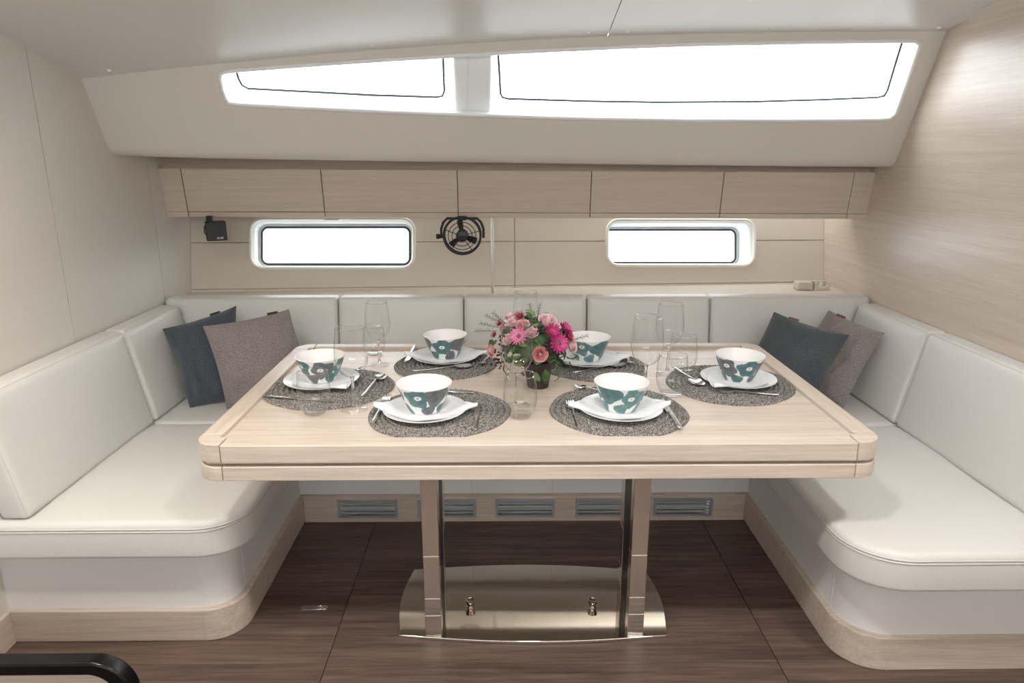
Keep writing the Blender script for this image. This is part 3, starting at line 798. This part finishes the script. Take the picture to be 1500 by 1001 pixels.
def fork():
    zf = lambda s: .0025 + .008 * max(0, s - .3)
    h = handle(MB(), .125, .0066, .0032, zf).mesh('handle', smooth=True)
    mb = MB(); zh = zf(1.)
    prof = lambda s: zh + .001 - .006 * math.sin(PI * min(1, s * 1.25)) + .004 * s
    def sheet(x0, x1, y0a, y0b, y1a, y1b, n=6):
        def tp(u, v):
            s = x0 + (x1 - x0) * u; a = y0a + (y0b - y0a) * u; b = y1a + (y1b - y1a) * u
            return Vector((.123 + s * .072, a + (b - a) * v, prof(s)))
        vs = []
        rs = []
        for i in range(n + 1):
            u = i / n; A = tp(u, 0); B = tp(u, 1); d = Vector((0, 0, .0018)); rs.append([A, B, B - d, A - d])
        mb.rings(rs)
    sheet(0, .38, -.003, -.0125, .003, .0125)
    for k in range(4):
        c = -.0125 + .0032 + k * .0062
        sheet(.38, 1, c - .0028, c - .0012, c + .0028, c + .0012)
    return h, mb.mesh('tines', smooth=.7)
def knife():
    h = handle(MB(), .115, .0075, .0062, lambda s: .003).mesh('handle', smooth=True)
    mb = MB(); rs = []
    for i in range(13):
        s = i / 12; x = .114 + s * .105; w = .0085 * math.sqrt(max(0.02, 1 - max(0, (s - .55) / .45) ** 2)); 
        rs.append([Vector((x, -.0062, .0038)), Vector((x, -.0062 + 2 * w, .0030)), Vector((x, -.0062 + 2 * w, .0024)), Vector((x, -.0062, .0016))])
    mb.rings(rs); return h, mb.mesh('blade', smooth=.7)
CUT = dict(spoon=(spoon(), 'bowl', .199), fork=(fork(), 'tines', .195), knife=(knife(), 'blade', .219))
def cutlery(kind, a, b, label, z=None, za=.0078, tilt=0):
    """handle end at pixel a, head end at pixel b, on the table or a mat"""
    z0 = TZ + za
    A = az(*a, z0 + .003); B = az(*b, z0 + .003); d = B - A
    (hm, km), part, Ln = CUT[kind]
    o = thing(kind, (A.x, A.y, z0), label, kind, 'cutlery laid on the mats', math.atan2(d.y, d.x))
    k = d.length / Ln; k = max(.62, min(1.12, k)); o.scale = (k, min(1.1, k + .1), 1)
    link('handle', hm, 'cutlery', o); link(part, km, 'cutlery', o)
    return o
# -- glasses
def wine_mesh():
    prof = [(.001, .0022), (.030, .0020), (.036, .0012), (.037, .0004), (.036, 0), (.001, 0)]
    foot = [(.0405, .0006), (.0410, .0018), (.034, .0035), (.016, .0068), (.0072, .012), (.0048, .025), (.0042, .060), (.0045, .095), (.0072, .108)]
    bowl = [(.0072, .108), (.021, .1130), (.035, .124), (.0460, .143), (.0505, .165), (.0505, .185), (.0480, .215), (.0445, .243), (.0425, .262)]
    return foot, bowl
foot, bowlp = wine_mesh()
WFOOT = MB().lathe(foot[4:], n=24, cap0=True, cap1=True).mesh('stem', smooth=True)
WDISC = MB().lathe(foot[:5], n=40).mesh('foot', smooth=True)
WBOWL = MB().lathe(bowlp, n=48).mesh('glass_bowl', smooth=True)
tum = [(.001, .001), (.024, .001), (.030, .003), (.042, .020), (.0490, .042), (.0510, .060), (.0495, .088), (.0465, .116), (.0445, .134)]
TBASE = MB().lathe([(.0235, .0008), (.0295, .003), (.0355, .0105), (.030, .0095), (.012, .0075)], n=40, cap0=True, cap1=True).mesh('thick_base', smooth=True)
TUM = MB().lathe(tum, n=48).mesh('tumbler_body', smooth=True)
RIMW = MB().tube([(.0425 * math.cos(a * PI / 24), .0425 * math.sin(a * PI / 24), .2622) for a in range(48)], .0011, 6, True).mesh('rim', smooth=True)
RIMT = MB().tube([(.0445 * math.cos(a * PI / 24), .0445 * math.sin(a * PI / 24), .1342) for a in range(48)], .0011, 6, True).mesh('rim', smooth=True)
def wineglass(px, label, zz=TZ, k=1.):
    p = az(*px, TZ); o = thing('wine_glass', (p.x, p.y, zz), label, 'wine glass', 'stemmed wine glasses', R.uniform(0, 6)); o.scale = (k, k, k)
    link('stem', WFOOT, 'solidglass', o); link('foot', WDISC, 'glass', o); b_ = link('glass_bowl', WBOWL, 'glass', o); link('rim', RIMW, 'solidglass', b_)
def tumbler(px, label, k=1.):
    p = az(*px, TZ); o = thing('tumbler', (p.x, p.y, TZ), label, 'glass', 'stemless tumblers', R.uniform(0, 6)); o.scale = (k, k, k)
    b_ = link('tumbler_body', TUM, 'glass', o); link('rim', RIMT, 'solidglass', b_); link('thick_base', TBASE, 'glass', b_)

S = [  # id, mat centre, bowl centre xy, napkin angle, bowl mesh+rot, phrase
    ('aisle side of the table towards the cream wall', (-.199, 2.0), (-.240, 1.980), -.02, BWA, 2.3),
    ('aisle side of the table towards the oak wall', (.35, 2.015), (.352, 1.985), .03, BWB, 1.0),
    ('table end by the cream wall', (-.592, 2.235), (-.625, 2.275), -.9, BWC, 3.9),
    ('window side of the table towards the cream wall', (-.222, 2.505), (-.224, 2.555), .05, BWA, .4),
    ('window side of the table beside the flowers', (.335, 2.48), (.314, 2.515), -.1, BWB, 4.2),
    ('table end by the oak wall', (.772, 2.262), (.803, 2.27), .85, BWC, .6)]
for k, (ph, mc, bc, na, bm_, br_) in enumerate(S):
    sc = (1.02, 1.02, .86, .86, .95, 1.04)[k] if k in (3, 4) else 1.03
    if k == 3: sc = .93
    if k == 4: sc = .93
    m_ = link('round_placemat', MATM, 'braid'); m_.location = (mc[0], mc[1], TZ); m_.rotation_euler = (0, 0, k * 1.3); m_.scale = (sc, sc, 1)
    tag(m_, 'round grey braided placemat at the ' + ph, 'placemat', 'braided placemats')
    p_ = link('dinner_plate', PLM, 'china'); p_.location = (bc[0], bc[1], TZ + .0075); tag(p_, 'round white dinner plate at the ' + ph, 'plate', 'white dinner plates')
    n_ = link('napkin', NAPS[k % 3], 'linen'); n_.location = (bc[0], bc[1], TZ + .0075); n_.rotation_euler = (0, 0, na); tag(n_, 'folded white napkin at the ' + ph, 'napkin', 'white napkins')
    b_ = link('soup_bowl', bm_, None); b_.location = (bc[0], bc[1], TZ + .0168); b_.rotation_euler = (0, 0, br_)
    tag(b_, ('grey and teal' if bm_ != BWB else 'teal') + ' flowered bowl at the ' + ph, 'bowl', 'flower-printed bowls')

P6 = [s[0] for s in S]
cutlery('fork', (546, 619), (577, 568), 'steel fork at the ' + P6[0])
cutlery('knife', (695, 630), (702, 592), 'steel knife at the ' + P6[0])
cutlery('spoon', (694, 575), (655, 576), 'steel spoon behind the bowl at the ' + P6[0])
cutlery('fork', (848, 626), (828, 574), 'steel fork at the ' + P6[1])
cutlery('knife', (997, 627), (969, 584), 'steel knife at the ' + P6[1])
cutlery('spoon', (895, 576), (842, 566), 'steel spoon behind the bowl at the ' + P6[1])
cutlery('knife', (387, 580), (504, 590), 'steel knife at the ' + P6[2])
cutlery('spoon', (531, 580), (566, 542), 'steel spoon at the ' + P6[2])
cutlery('fork', (552, 532), (515, 545), 'steel fork at the ' + P6[2])
cutlery('knife', (609, 505), (589, 540), 'steel knife at the ' + P6[3])
cutlery('spoon', (605, 543), (699, 536), 'steel spoon at the ' + P6[3])
cutlery('fork', (718, 519), (704, 536), 'steel fork at the ' + P6[3])
cutlery('spoon', (839, 545), (931, 532), 'steel spoon at the ' + P6[4])
cutlery('fork', (914, 519), (925, 535), 'steel fork at the ' + P6[4])
cutlery('fork', (1141, 578), (1042, 573), 'steel fork at the ' + P6[5])
cutlery('spoon', (988, 538), (1029, 567), 'steel spoon at the ' + P6[5])

wineglass((519, 601), 'wine glass next to the knife at the ' + P6[2])
wineglass((556, 535), 'wine glass behind the cream-wall end place setting, close to table edge', k=.92)
wineglass((757, 595), 'wine glass standing in front of the flower pot', k=1.02)
wineglass((770, 523), 'wine glass standing behind the flower arrangement', k=.98)
wineglass((944, 583), 'wine glass behind the bowl at the ' + P6[1], k=1.03)
wineglass((977, 547), 'wine glass beside the mat at the ' + P6[4], k=.98)
tumbler((462, 606), 'tumbler in front of the bowl at the ' + P6[2])
tumbler((549, 519), 'tumbler behind the cream-wall end place setting, close to table edge', .85)
tumbler((762, 611), 'tumbler in front of the flower pot, between two placemats')
tumbler((983, 579), 'tumbler between the two mats at the oak-wall end of table', 1.02)
tumbler((999, 544), 'tumbler behind the oak-wall end placemat, near the table edge')

# ---- flowers in a pot
fp = az(788, 566, TZ)
fa = thing('flower_arrangement', (fp.x, fp.y, TZ), 'pink and magenta flower arrangement in a brown pot on the table', 'flowers')
MB().lathe([(.001, 0), (.034, 0), (.036, .003), (.050, .088), (.052, .092), (.048, .093), (.046, .085), (.001, .083)], fp, 32).build('pot', 'pot', fa, True)
FC = fp + Vector((-.012, .0, .150)); FR = Vector((.135, .125, .105))
FO = Vector((0, 0, H))
def onball(px, py, push=1.):
    r_ = ray(px, py).normalized()
    q = Vector([(FO[i] - FC[i]) / (FR[i] * push) for i in range(3)]); d = Vector([r_[i] / (FR[i] * push) for i in range(3)])
    A = d.dot(d); B = q.dot(d); C = q.dot(q) - 1; disc = B * B - A * C
    t = (-B - math.sqrt(disc)) / A if disc > 0 else -B / A
    p = FO + r_ * t
    n = Vector([(p[i] - FC[i]) / FR[i] ** 2 for i in range(3)]).normalized()
    return p, n
def basis(n):
    u = Vector((0, 0, 1)).cross(n); u = u.normalized() if u.length > .05 else Vector((1, 0, 0)); return u, n.cross(u)
def orient(o, p, n, s, spin=0):
    u, w = basis(n); c, sn = math.cos(spin), math.sin(spin); a = u * c + w * sn; b = n.cross(a)
    m4 = Matrix((a, b, n)).transposed().to_4x4(); m4 = Matrix.Translation(p - ORG[fa.name]) @ m4 @ Matrix.Scale(s, 4); o.matrix_local = m4
def rose_mesh():
    mb = MB(); rg = random.Random(2)
    for ring, (n, r0, fl_, top) in enumerate(((3, .16, 0, .62), (4, .32, .05, .60), (5, .50, .10, .54), (5, .70, .20, .44), (6, .90, .34, .30))):
        for k in range(n):
            a0 = 2 * PI * k / n + ring * .7; wd = PI / n * 1.25
            def pf(u, v):
                a = a0 + (u - .5) * 2 * wd; e = abs(2 * u - 1)
                rr = r0 * math.sin(PI / 2 * min(1, .25 + v * 1.1)) + fl_ * max(0, v - .6) * 1.3 - .05 * (1 - e)
                z = -.45 + (top + .45) * v - fl_ * .5 * max(0, v - .7) - .10 * e * e * v
                return Vector((rr * math.cos(a), rr * math.sin(a), z))
            mb.grid(pf, 6, 5)
    mb.lathe([(.30, -.45), (.26, .1), (.17, .42), (.07, .56), (.01, .58)], n=12)
    return mb.mesh('rose', smooth=True)
def daisy_mesh(n=16, layers=2, cup=.15):
    mb = MB()
    for l in range(layers):
        for k in range(n):
            a0 = 2 * PI * (k + .5 * l) / n; ln = 1 - .22 * l
            def pf(u, v):
                x = .22 + (ln - .22) * v; w = .135 * math.sin(PI * min(.93, .18 + .75 * v)) * (2 * u - 1)
                z = cup * v * v * (1 + l) + .05 * l + .05 * (2 * u - 1) ** 2 - .06 * v * (k % 3 - 1)
                return Vector((x * math.cos(a0) - w * math.sin(a0), x * math.sin(a0) + w * math.cos(a0), z))
            mb.grid(pf, 2, 4)
    return mb.mesh('daisy', smooth=True)
def leaf_mesh(narrow=.42):
    mb = MB()
    mb.grid(lambda u, v: Vector(((2 * u - 1) * narrow * math.sin(PI * (.04 + .96 * v) ** .85) * .5, v, .10 * abs(2 * u - 1) + .16 * math.sin(PI * v) - .25 * v * v)), 4, 7)
    return mb.mesh('leaf', smooth=True)
ROSE, DAISY, DAISYC, LEAF, LEAFN = rose_mesh(), daisy_mesh(), daisy_mesh(12, 2, .5), leaf_mesh(.62), leaf_mesh(.36)
EYE = MB().lathe([(.26, -.02), (.25, .06), (.17, .12), (.001, .14)], n=16).mesh('flower_eye', smooth=True)
def withmat(me, m):
    c = me.copy(); c.materials.clear(); c.materials.append(M[m]); return c
RO = {m: withmat(ROSE, m) for m in ('rosep', 'roses')}
DA = {m: withmat(DAISY, m) for m in ('mag', 'magp', 'dred')}; DC = {m: withmat(DAISYC, m) for m in ('mag', 'dred')}
LF = {('w', m): withmat(LEAF, m) for m in ('leaf', 'leaf2')}; LF.update({('n', m): withmat(LEAFN, m) for m in ('leaf', 'leaf2')})
def rose(px, py, m, s, push=1.):
    p, n = onball(px, py, push); o = link('rose', RO[m], None, fa); orient(o, p, (n + Vector((0, -.15, .25))).normalized(), s, R.uniform(0, 6))
def daisy(px, py, m, s, cup=False, push=1.02):
    p, n = onball(px, py, push); o = link('daisy', (DC if cup else DA)[m], None, fa); orient(o, p, n, s, R.uniform(0, 6))
    e = link('flower_eye', EYE, 'eye', o)
for a in ((753, 472, 'rosep', .021), (766, 477, 'roses', .019), (802, 471, 'rosep', .027), (791, 519, 'roses', .021), (720, 514, 'roses', .019), (838, 507, 'rosep', .019), (779, 488, 'rosep', .018), (744, 498, 'rosep', .016), (812, 478, 'rosep', .017), (748, 463, 'rosep', .018)): rose(a[0], a[1], a[2], a[3] * 1.18)
for a in ((818, 503, 'mag', .031), (760, 493, 'magp', .028), (808, 488, 'mag', .024, True), (829, 482, 'mag', .024), (833, 492, 'dred', .020), (733, 476, 'dred', .013, True), (726, 491, 'dred', .013, True), (762, 466, 'dred', .017, True)): daisy(a[0], a[1], a[2], a[3] * 1.15, len(a) > 4)
def ball_dir():
    while True:
        v = Vector((R.gauss(0, 1), R.gauss(0, 1), R.gauss(0, 1))).normalized()
        if v.z > -.75: return v
# blossoms on the far side
for k in range(14):
    v = ball_dir(); v.y = abs(v.y) + .25; v.normalize(); v.z = max(v.z, -.2)
    p = FC + Vector([v[i] * FR[i] * .97 for i in range(3)])
    if k % 2: o = link('rose', RO[('rosep', 'roses')[k % 4 // 2]], None, fa); orient(o, p, v, .021)
    else:
        o = link('daisy', DA[('mag', 'magp', 'dred')[k % 3]], None, fa); orient(o, p, v, .026); link('flower_eye', EYE, 'eye', o)
# leaves
def leafat(p, n, s, key, droop=0.):
    o = link('leaf', LF[key], None, fa)
    u, w = basis(n); a = R.uniform(0, 2 * PI); d = (u * math.cos(a) + w * math.sin(a)); d = (d * .8 + n * .75 + Vector((0, 0, -droop))).normalized()
    x = d.cross(n).normalized(); zz = x.cross(d)
    o.matrix_local = Matrix.Translation(p - ORG[fa.name]) @ Matrix((x, d, zz)).transposed().to_4x4() @ Matrix.Scale(s, 4)
for k in range(170):
    v = ball_dir(); q = R.uniform(.58, .82)
    leafat(FC + Vector([v[i] * FR[i] * q for i in range(3)]), v, R.uniform(.026, .042), (('w', 'n')[k % 2], 'leaf' if R.random() < .72 else 'leaf2'), .3 if v.z < 0 else 0)
for px, py, s in ((783, 466, .04), (727, 503, .045), (798, 541, .045), (812, 533, .04), (830, 522, .04), (775, 480, .03), (740, 535, .035), (800, 552, .035), (818, 545, .035), (785, 545, .04), (833, 530, .035)):
    p, n = onball(px, py, .93); leafat(p, n, s, ('w', 'leaf2' if py in (509, 533, 545, 466) else 'leaf'), .5 if py > 520 else 0)
# berries in hanging clusters
BER = MB().lathe([(.05, -1), (.6, -.78), (.95, -.3), (.95, .3), (.6, .78), (.05, 1)], n=8, cap0=True, cap1=True).mesh('berry', smooth=True)
for px, py, n_ in ((803, 510, 22), (790, 482, 18), (730, 528, 26), (738, 497, 14), (770, 540, 10), (742, 510, 12), (812, 520, 10)):
    p, n = onball(px, py, .98)
    for k in range(n_):
        o = link('berry', BER, 'berry', fa)
        o.location = p - ORG[fa.name] + Vector((R.gauss(0, .011), R.gauss(0, .009), R.gauss(0, .013))); s = R.uniform(.0036, .005); o.scale = (s, s, s)
# core foliage so the bouquet is dense
mb = MB()
mb.lathe([(.05 * 1.0, -.05), (.085, -.02), (.095, .02), (.075, .06), (.03, .08), (.001, .082)], FC, 20, True); 
for v in mb.v:
    d = v - FC; v += d.normalized() * (.008 * noise.noise(v * 60))
mb.build('foliage_core', 'leaf', fa, True)
# rosemary-like sprigs
for px, py, dx, dz in ((722, 478, -.8, .25), (735, 470, -.5, .5), (715, 485, -.9, .05), (788, 462, .15, .9), (843, 497, .85, .3), (778, 463, -.1, .9), (745, 545, -.3, -.9), (728, 470, -.7, .4)):
    p, n = onball(px, py, .9); d = Vector((dx, -.2, dz)).normalized(); ln = .045; mb = MB()
    st = p - d * .03
    mb.tube([st, p + d * ln], [.0012, .0006], 5)
    for k in range(22):
        q = st.lerp(p + d * ln, .25 + .75 * k / 22); a = k * 2.4
        u, w = basis(d); e = (u * math.cos(a) + w * math.sin(a)) * .8 + d * .75
        mb.tube([q, q + e.normalized() * R.uniform(.010, .016)], [.0011, .0004], 4)
    mb.build('sprig', 'sage', fa)

# ================================================================== PILLOWS
def pillow(label, tl, tr, br_, bl_, thick, m, tagm, tagpos, seed, bulge=.5):
    tl, tr, br_, bl_ = [Vector(p) for p in (tl, tr, br_, bl_)]
    base = (bl_ + br_) / 2; c = thing('throw_pillow', base, label, 'pillow', 'throw pillows on the bench')
    n = (tr - tl).cross(bl_ - tl).normalized()
    if n.y > 0: n = -n
    N = 28
    def mid(u, v): # pinched outline
        s, t = u * 2 - 1, v * 2 - 1
        pu = .5 + s * .5 * (1 - .05 * (1 - s * s) * 0 - .055 * (1 - t * t)); pv = .5 + t * .5 * (1 - .055 * (1 - s * s))
        return (tl.lerp(tr, pu)).lerp(bl_.lerp(br_, pu), pv)
    def off(u, v, sg):
        s, t = u * 2 - 1, v * 2 - 1
        f = max(0, (1 - abs(s) ** 2.6)) ** .55 * max(0, (1 - abs(t) ** 2.6)) ** .55
        p = mid(u, v); wr = noise.noise(Vector((u * 3.1 + seed, v * 3.1, sg))) * .024 + noise.noise(Vector((u * 7 + v * 3 + seed * 2, v * 4 - u * 2, sg + 3))) * .014
        edge = min(1, 6 * min(u, 1 - u, v, 1 - v) + .12)
        return p + n * (sg * thick * .5 * f + wr * edge) 
    mb = MB(); mb.grid(lambda u, v: off(u, v, 1), N, N); mb.grid(lambda u, v: off(u, v, -1), N, N, True)
    mb.build('cover', m, c, True)
    # loop tag on the top seam
    q = tl.lerp(tr, tagpos); d = (tr - tl).normalized(); up = (tl - bl_).normalized()
    q = q - up * (.055 * (tl - bl_).length * .5 * (1 - (2 * tagpos - 1) ** 2))
    MB().prism([q - d * .022 - up * .012, q + d * .022 - up * .012, q + d * .022 + up * .008, q - d * .022 + up * .008], n * .004).build('label_loop', tagm, c, False, .001, 1)
    return c
def A_(px, py, Y): return ay(px, py, Y)
pillow('slate blue square pillow in the corner by the cream wall', A_(238, 482, 2.90), A_(346, 448, 3.03), A_(352, 585, 2.86), az(278, 597, .462), .13, 'blue', 'blacktag', .70, 3)
pillow('taupe brown square pillow in front of the slate blue one', A_(297, 478, 2.80), A_(423, 453, 2.95), A_(470, 588, 2.80), az(332, 599, .462), .14, 'taupe', 'blacktag', .80, 8)
pillow('charcoal square pillow tilted in front of a taupe one', A_(1134, 457, 2.96), A_(1244, 491, 2.78), A_(1182, 612, 2.64), A_(1070, 575, 2.84), .13, 'slate', 'tag', .28, 14)
pillow('taupe brown square pillow behind the charcoal one', A_(1214, 454, 3.04), A_(1296, 488, 2.80), A_(1236, 597, 2.735), A_(1140, 566, 2.95), .11, 'taupe', 'tag', .25, 21)

# ================================================================== SMALL FITTINGS
# fan hanging below the lockers
fc = ay(677, 345.5, 3.27)
fan = thing('cabin_fan', (fc.x, fc.y, fc.z - .095), 'small black cabin fan with wire cage hanging under the lockers', 'fan')
def circ(r, y, n=40, ph=0): return [fc + Vector((r * math.cos(2 * PI * k / n), y, r * math.sin(2 * PI * k / n))) for k in range(n)]
MB().tube(circ(.086, .0), .0055, 8, True).build('cage_ring', 'black', fan, True)
MB().tube(circ(.086, .045), .0045, 8, True).build('cage_ring', 'black', fan, True)
for r_ in (.047, .064): MB().tube(circ(r_, -.012), .0018, 6, True).build('cage_wire', 'black', fan, True)
for k in range(5):
    a = 2 * PI * k / 5 + .28; d = Vector((math.cos(a), 0, math.sin(a)))
    MB().tube([fc + d * .02 + Vector((0, -.016, 0)), fc + d * .06 + Vector((0, -.012, 0)), fc + d * .086, fc + d * .086 + Vector((0, .045, 0))], .0018, 6).build('cage_spoke', 'black', fan, True)
hub = MB()
hub.rings([[fc + Vector((r_ * math.cos(2 * PI * j / 24), y, r_ * math.sin(2 * PI * j / 24))) for j in range(24)] for r_, y in ((.018, -.028), (.027, -.024), (.029, -.01), (.029, .03))]); hub.build('hub', 'black', fan, True)
for k in range(3):
    a0 = PI / 2 + .15 + 2 * PI * k / 3
    def bl2(u, v):
        r_ = .022 + .05 * v; a = a0 + (u - .5) * (.75 - .35 * v); return fc + Vector((r_ * math.cos(a), .004 + (u - .5) * .022, r_ * math.sin(a)))
    mb = MB(); mb.grid(bl2, 5, 5); mb.grid(lambda u, v: bl2(u, v) + Vector((0, .002, 0)), 5, 5, True); mb.build('blade', 'black', fan, True)
arc = [fc + Vector((.099, .02, -.012)), fc + Vector((.099, .02, .03)), fc + Vector((.088, .02, .06)), fc + Vector((.07, .02, .078)), fc + Vector((-.07, .02, .078)), fc + Vector((-.088, .02, .06)), fc + Vector((-.099, .02, .03)), fc + Vector((-.099, .02, -.012))]
MB().tube(arc, .006, 8).build('bracket', 'black', fan, True)
MB().box(fc + Vector((-.02, .005, .07)), fc + Vector((.02, .045, .088))).build('mount', 'black', fan, False, .003, 2)
MB().rings([[fc + Vector((x, .02 + r_ * math.cos(2 * PI * j / 12), -.005 + r_ * math.sin(2 * PI * j / 12))) for j in range(12)] for x, r_ in ((-.090, .009), (-.106, .009), (-.108, .012), (-.121, .012), (-.123, .009))]).build('pivot_knob', 'black', fan, True)
# speaker
sp0, sp1 = ay(293, 326, 3.24), ay(328.5, 353, 3.24)
spc = (sp0 + sp1) / 2
spk = thing('speaker', (spc.x, 3.27, spc.z - .045), 'small black cube speaker on a bracket under the lockers', 'speaker')
def rotz(p, a): return Vector((p.x * math.cos(a) - p.y * math.sin(a), p.x * math.sin(a) + p.y * math.cos(a), p.z))
ang = -.42
def S_(x, y, z): return Vector((spc.x, 3.285, spc.z)) + rotz(Vector((x, y, z)), -ang)
mb = MB(); hw, hd, hhh = .045, .045, .043
mb.add([S_(x, y, z) for x, y, z in ((-hw, -hd, -hhh), (hw, -hd, -hhh), (hw, hd, -hhh), (-hw, hd, -hhh), (-hw, -hd, hhh), (hw, -hd, hhh), (hw, hd, hhh), (-hw, hd, hhh))],
       [(3, 2, 1, 0), (4, 5, 6, 7), (0, 1, 5, 4), (1, 2, 6, 5), (2, 3, 7, 6), (3, 0, 4, 7)]); mb.build('case', 'black', spk, False, .004, 2)
mb = MB().prism([S_(x, -hd - .0005, z) for x, z in ((-hw + .003, -hhh + .003), (hw - .003, -hhh + .003), (hw - .003, hhh - .003), (-hw + .003, hhh - .003))], S_(0, -.004, 0) - S_(0, 0, 0)); mb.build('grille', 'black', spk)
MB().box(Vector((spc.x - .04, 3.28, spc.z + .035)), Vector((spc.x - .018, 3.305, 1.222))).build('bracket', 'black', spk, False, .002, 1)
MB().tube([(spc.x - .04, 3.29, 1.19), (spc.x - .055, 3.29, 1.17), (spc.x - .058, 3.29, 1.145), (spc.x - .045, 3.29, 1.125)], .003, 6).build('cable', 'black', spk, True)
tcv = bpy.data.curves.new('badge', 'FONT'); tcv.body = 'BOSE'; tcv.size = .0125; tcv.shear = .3; tcv.extrude = .0004; tcv.align_x = 'CENTER'; tcv.space_character = .95
tob = bpy.data.objects.new('badge_tmp', tcv); COL.objects.link(tob); bpy.context.view_layer.update()
bme = bpy.data.meshes.new_from_object(tob); bpy.data.objects.remove(tob); bme.name = 'badge'; bme.transform(Matrix.Rotation(PI / 2, 4, 'X'))
bo = link('badge', bme, 'badge', spk); bo.location = S_(.012, -hd - .005, -.034) - ORG[spk.name]; bo.rotation_euler = (0, 0, -ang)
# pole
pp0 = ay(721, 322, 3.33)
po = thing('steel_pole', (pp0.x, 3.33, .83), 'thin vertical steel pole from the lockers down to the ledge', 'pole')
MB().tube([(pp0.x, 3.33, .829), (pp0.x, 3.33, 1.222)], .0068, 12).build('tube', 'cutlery', po, True)
MB().lathe([(.016, .829), (.016, .834), (.008, .838)], (pp0.x, 3.33, 0), 16, True).build('foot_flange', 'cutlery', po, True)
# two cream fittings on the ledge
for i, (pa_, pb_) in enumerate(((1166, 1189), (1191, 1214))):
    a, b_ = ay(pa_, 432, 3.47).x, ay(pb_, 432, 3.47).x
    t = thing('ledge_holder', ((a + b_) / 2, 3.49, .83), ('small cream rounded block on the ledge by the oak wall', 'small cream holder with a scooped front next to oak wall')[i], 'holder')
    zt = .872
    if i == 0:
        MB().box((a, 3.46, .83), (b_, 3.52, zt)).build('body', 'creamp', t, False, .009, 3)
    else:
        w = b_ - a; sc_ = [(a, .83), (b_, .83), (b_, zt - .006), (b_ - .006, zt)] + [(a + w * (.5 + .36 * math.cos(th_)), zt - .026 * math.sin(th_) ** .8) for th_ in [PI * k / 8 for k in range(9)]] + [(a + .006, zt), (a, zt - .006)]
        MB().prism([(x, 3.46, z) for x, z in sc_], (0, .012, 0)).build('scooped_front', 'creamp', t, False, .0015, 1)
        MB().box((a, 3.472, .83), (b_, 3.478, .845)).build('floor_piece', 'creamp', t)
        MB().box((a, 3.505, .83), (b_, 3.52, zt)).build('back_piece', 'creamp', t, False, .003, 2)
        MB().box((a + .0005, 3.47, .83), (b_ - .0005, 3.51, .842)).build('bottom_piece', 'creamp', t)
        MB().box((a + w * .46, 3.472, .842), (a + w * .54, 3.50, zt - .004)).build('peg', 'trim', t, False, .002, 2)

# low cabinet end with a black bent rail in the lower corner of the view
ca = thing('cabinet_end', (-1.2, 1.25, 0), 'oak cabinet end edged by a thick black lacquered bent rail', 'cabinet')
Yc = 1.27
o_ = [(-1.5, .05), (-.815, .05), (-.815, .452), (-1.5, .452)]
pout = rpoly([Vector((-1.55, .0)), Vector((-.800, .0)), Vector((-.798, .461)), Vector((-1.55, .461))], [0, 0, .085, 0], 12)
pin = rpoly([Vector((-1.55, .0)), Vector((-.838, .0)), Vector((-.834, .430)), Vector((-1.55, .430))], [0, 0, .055, 0], 12)
ro = pout[1:-1] + [pout[-1]]; rin = pin[1:-1] + [pin[-1]]
band = ro + rin[::-1]
MB().prism([(p.x, Yc - .02, p.y) for p in band], (0, .04, 0)).build('rail', 'blackgloss', ca, False, .007, 3)
MB().prism([(p.x, Yc - .004, p.y) for p in offset2(pin, .004)], (0, .018, 0)).build('panel', 'oak_x', ca)

# baseboard along the cream wall towards the aisle
struct(MB().box((XL, .4, 0), (XL + .018, 1.905, .112)).build('baseboard_left', 'oak_y', None, False, .003, 2), 'oak baseboard running from the bench along the cream wall')

# sea outside the ports
struct(MB().add([(-60, 4.6, -.5), (60, 4.6, -.5), (60, 160, -.5), (-60, 160, -.5)], [(0, 1, 2, 3)]).build('sea', 'sea'), 'pale open sea outside the ports')
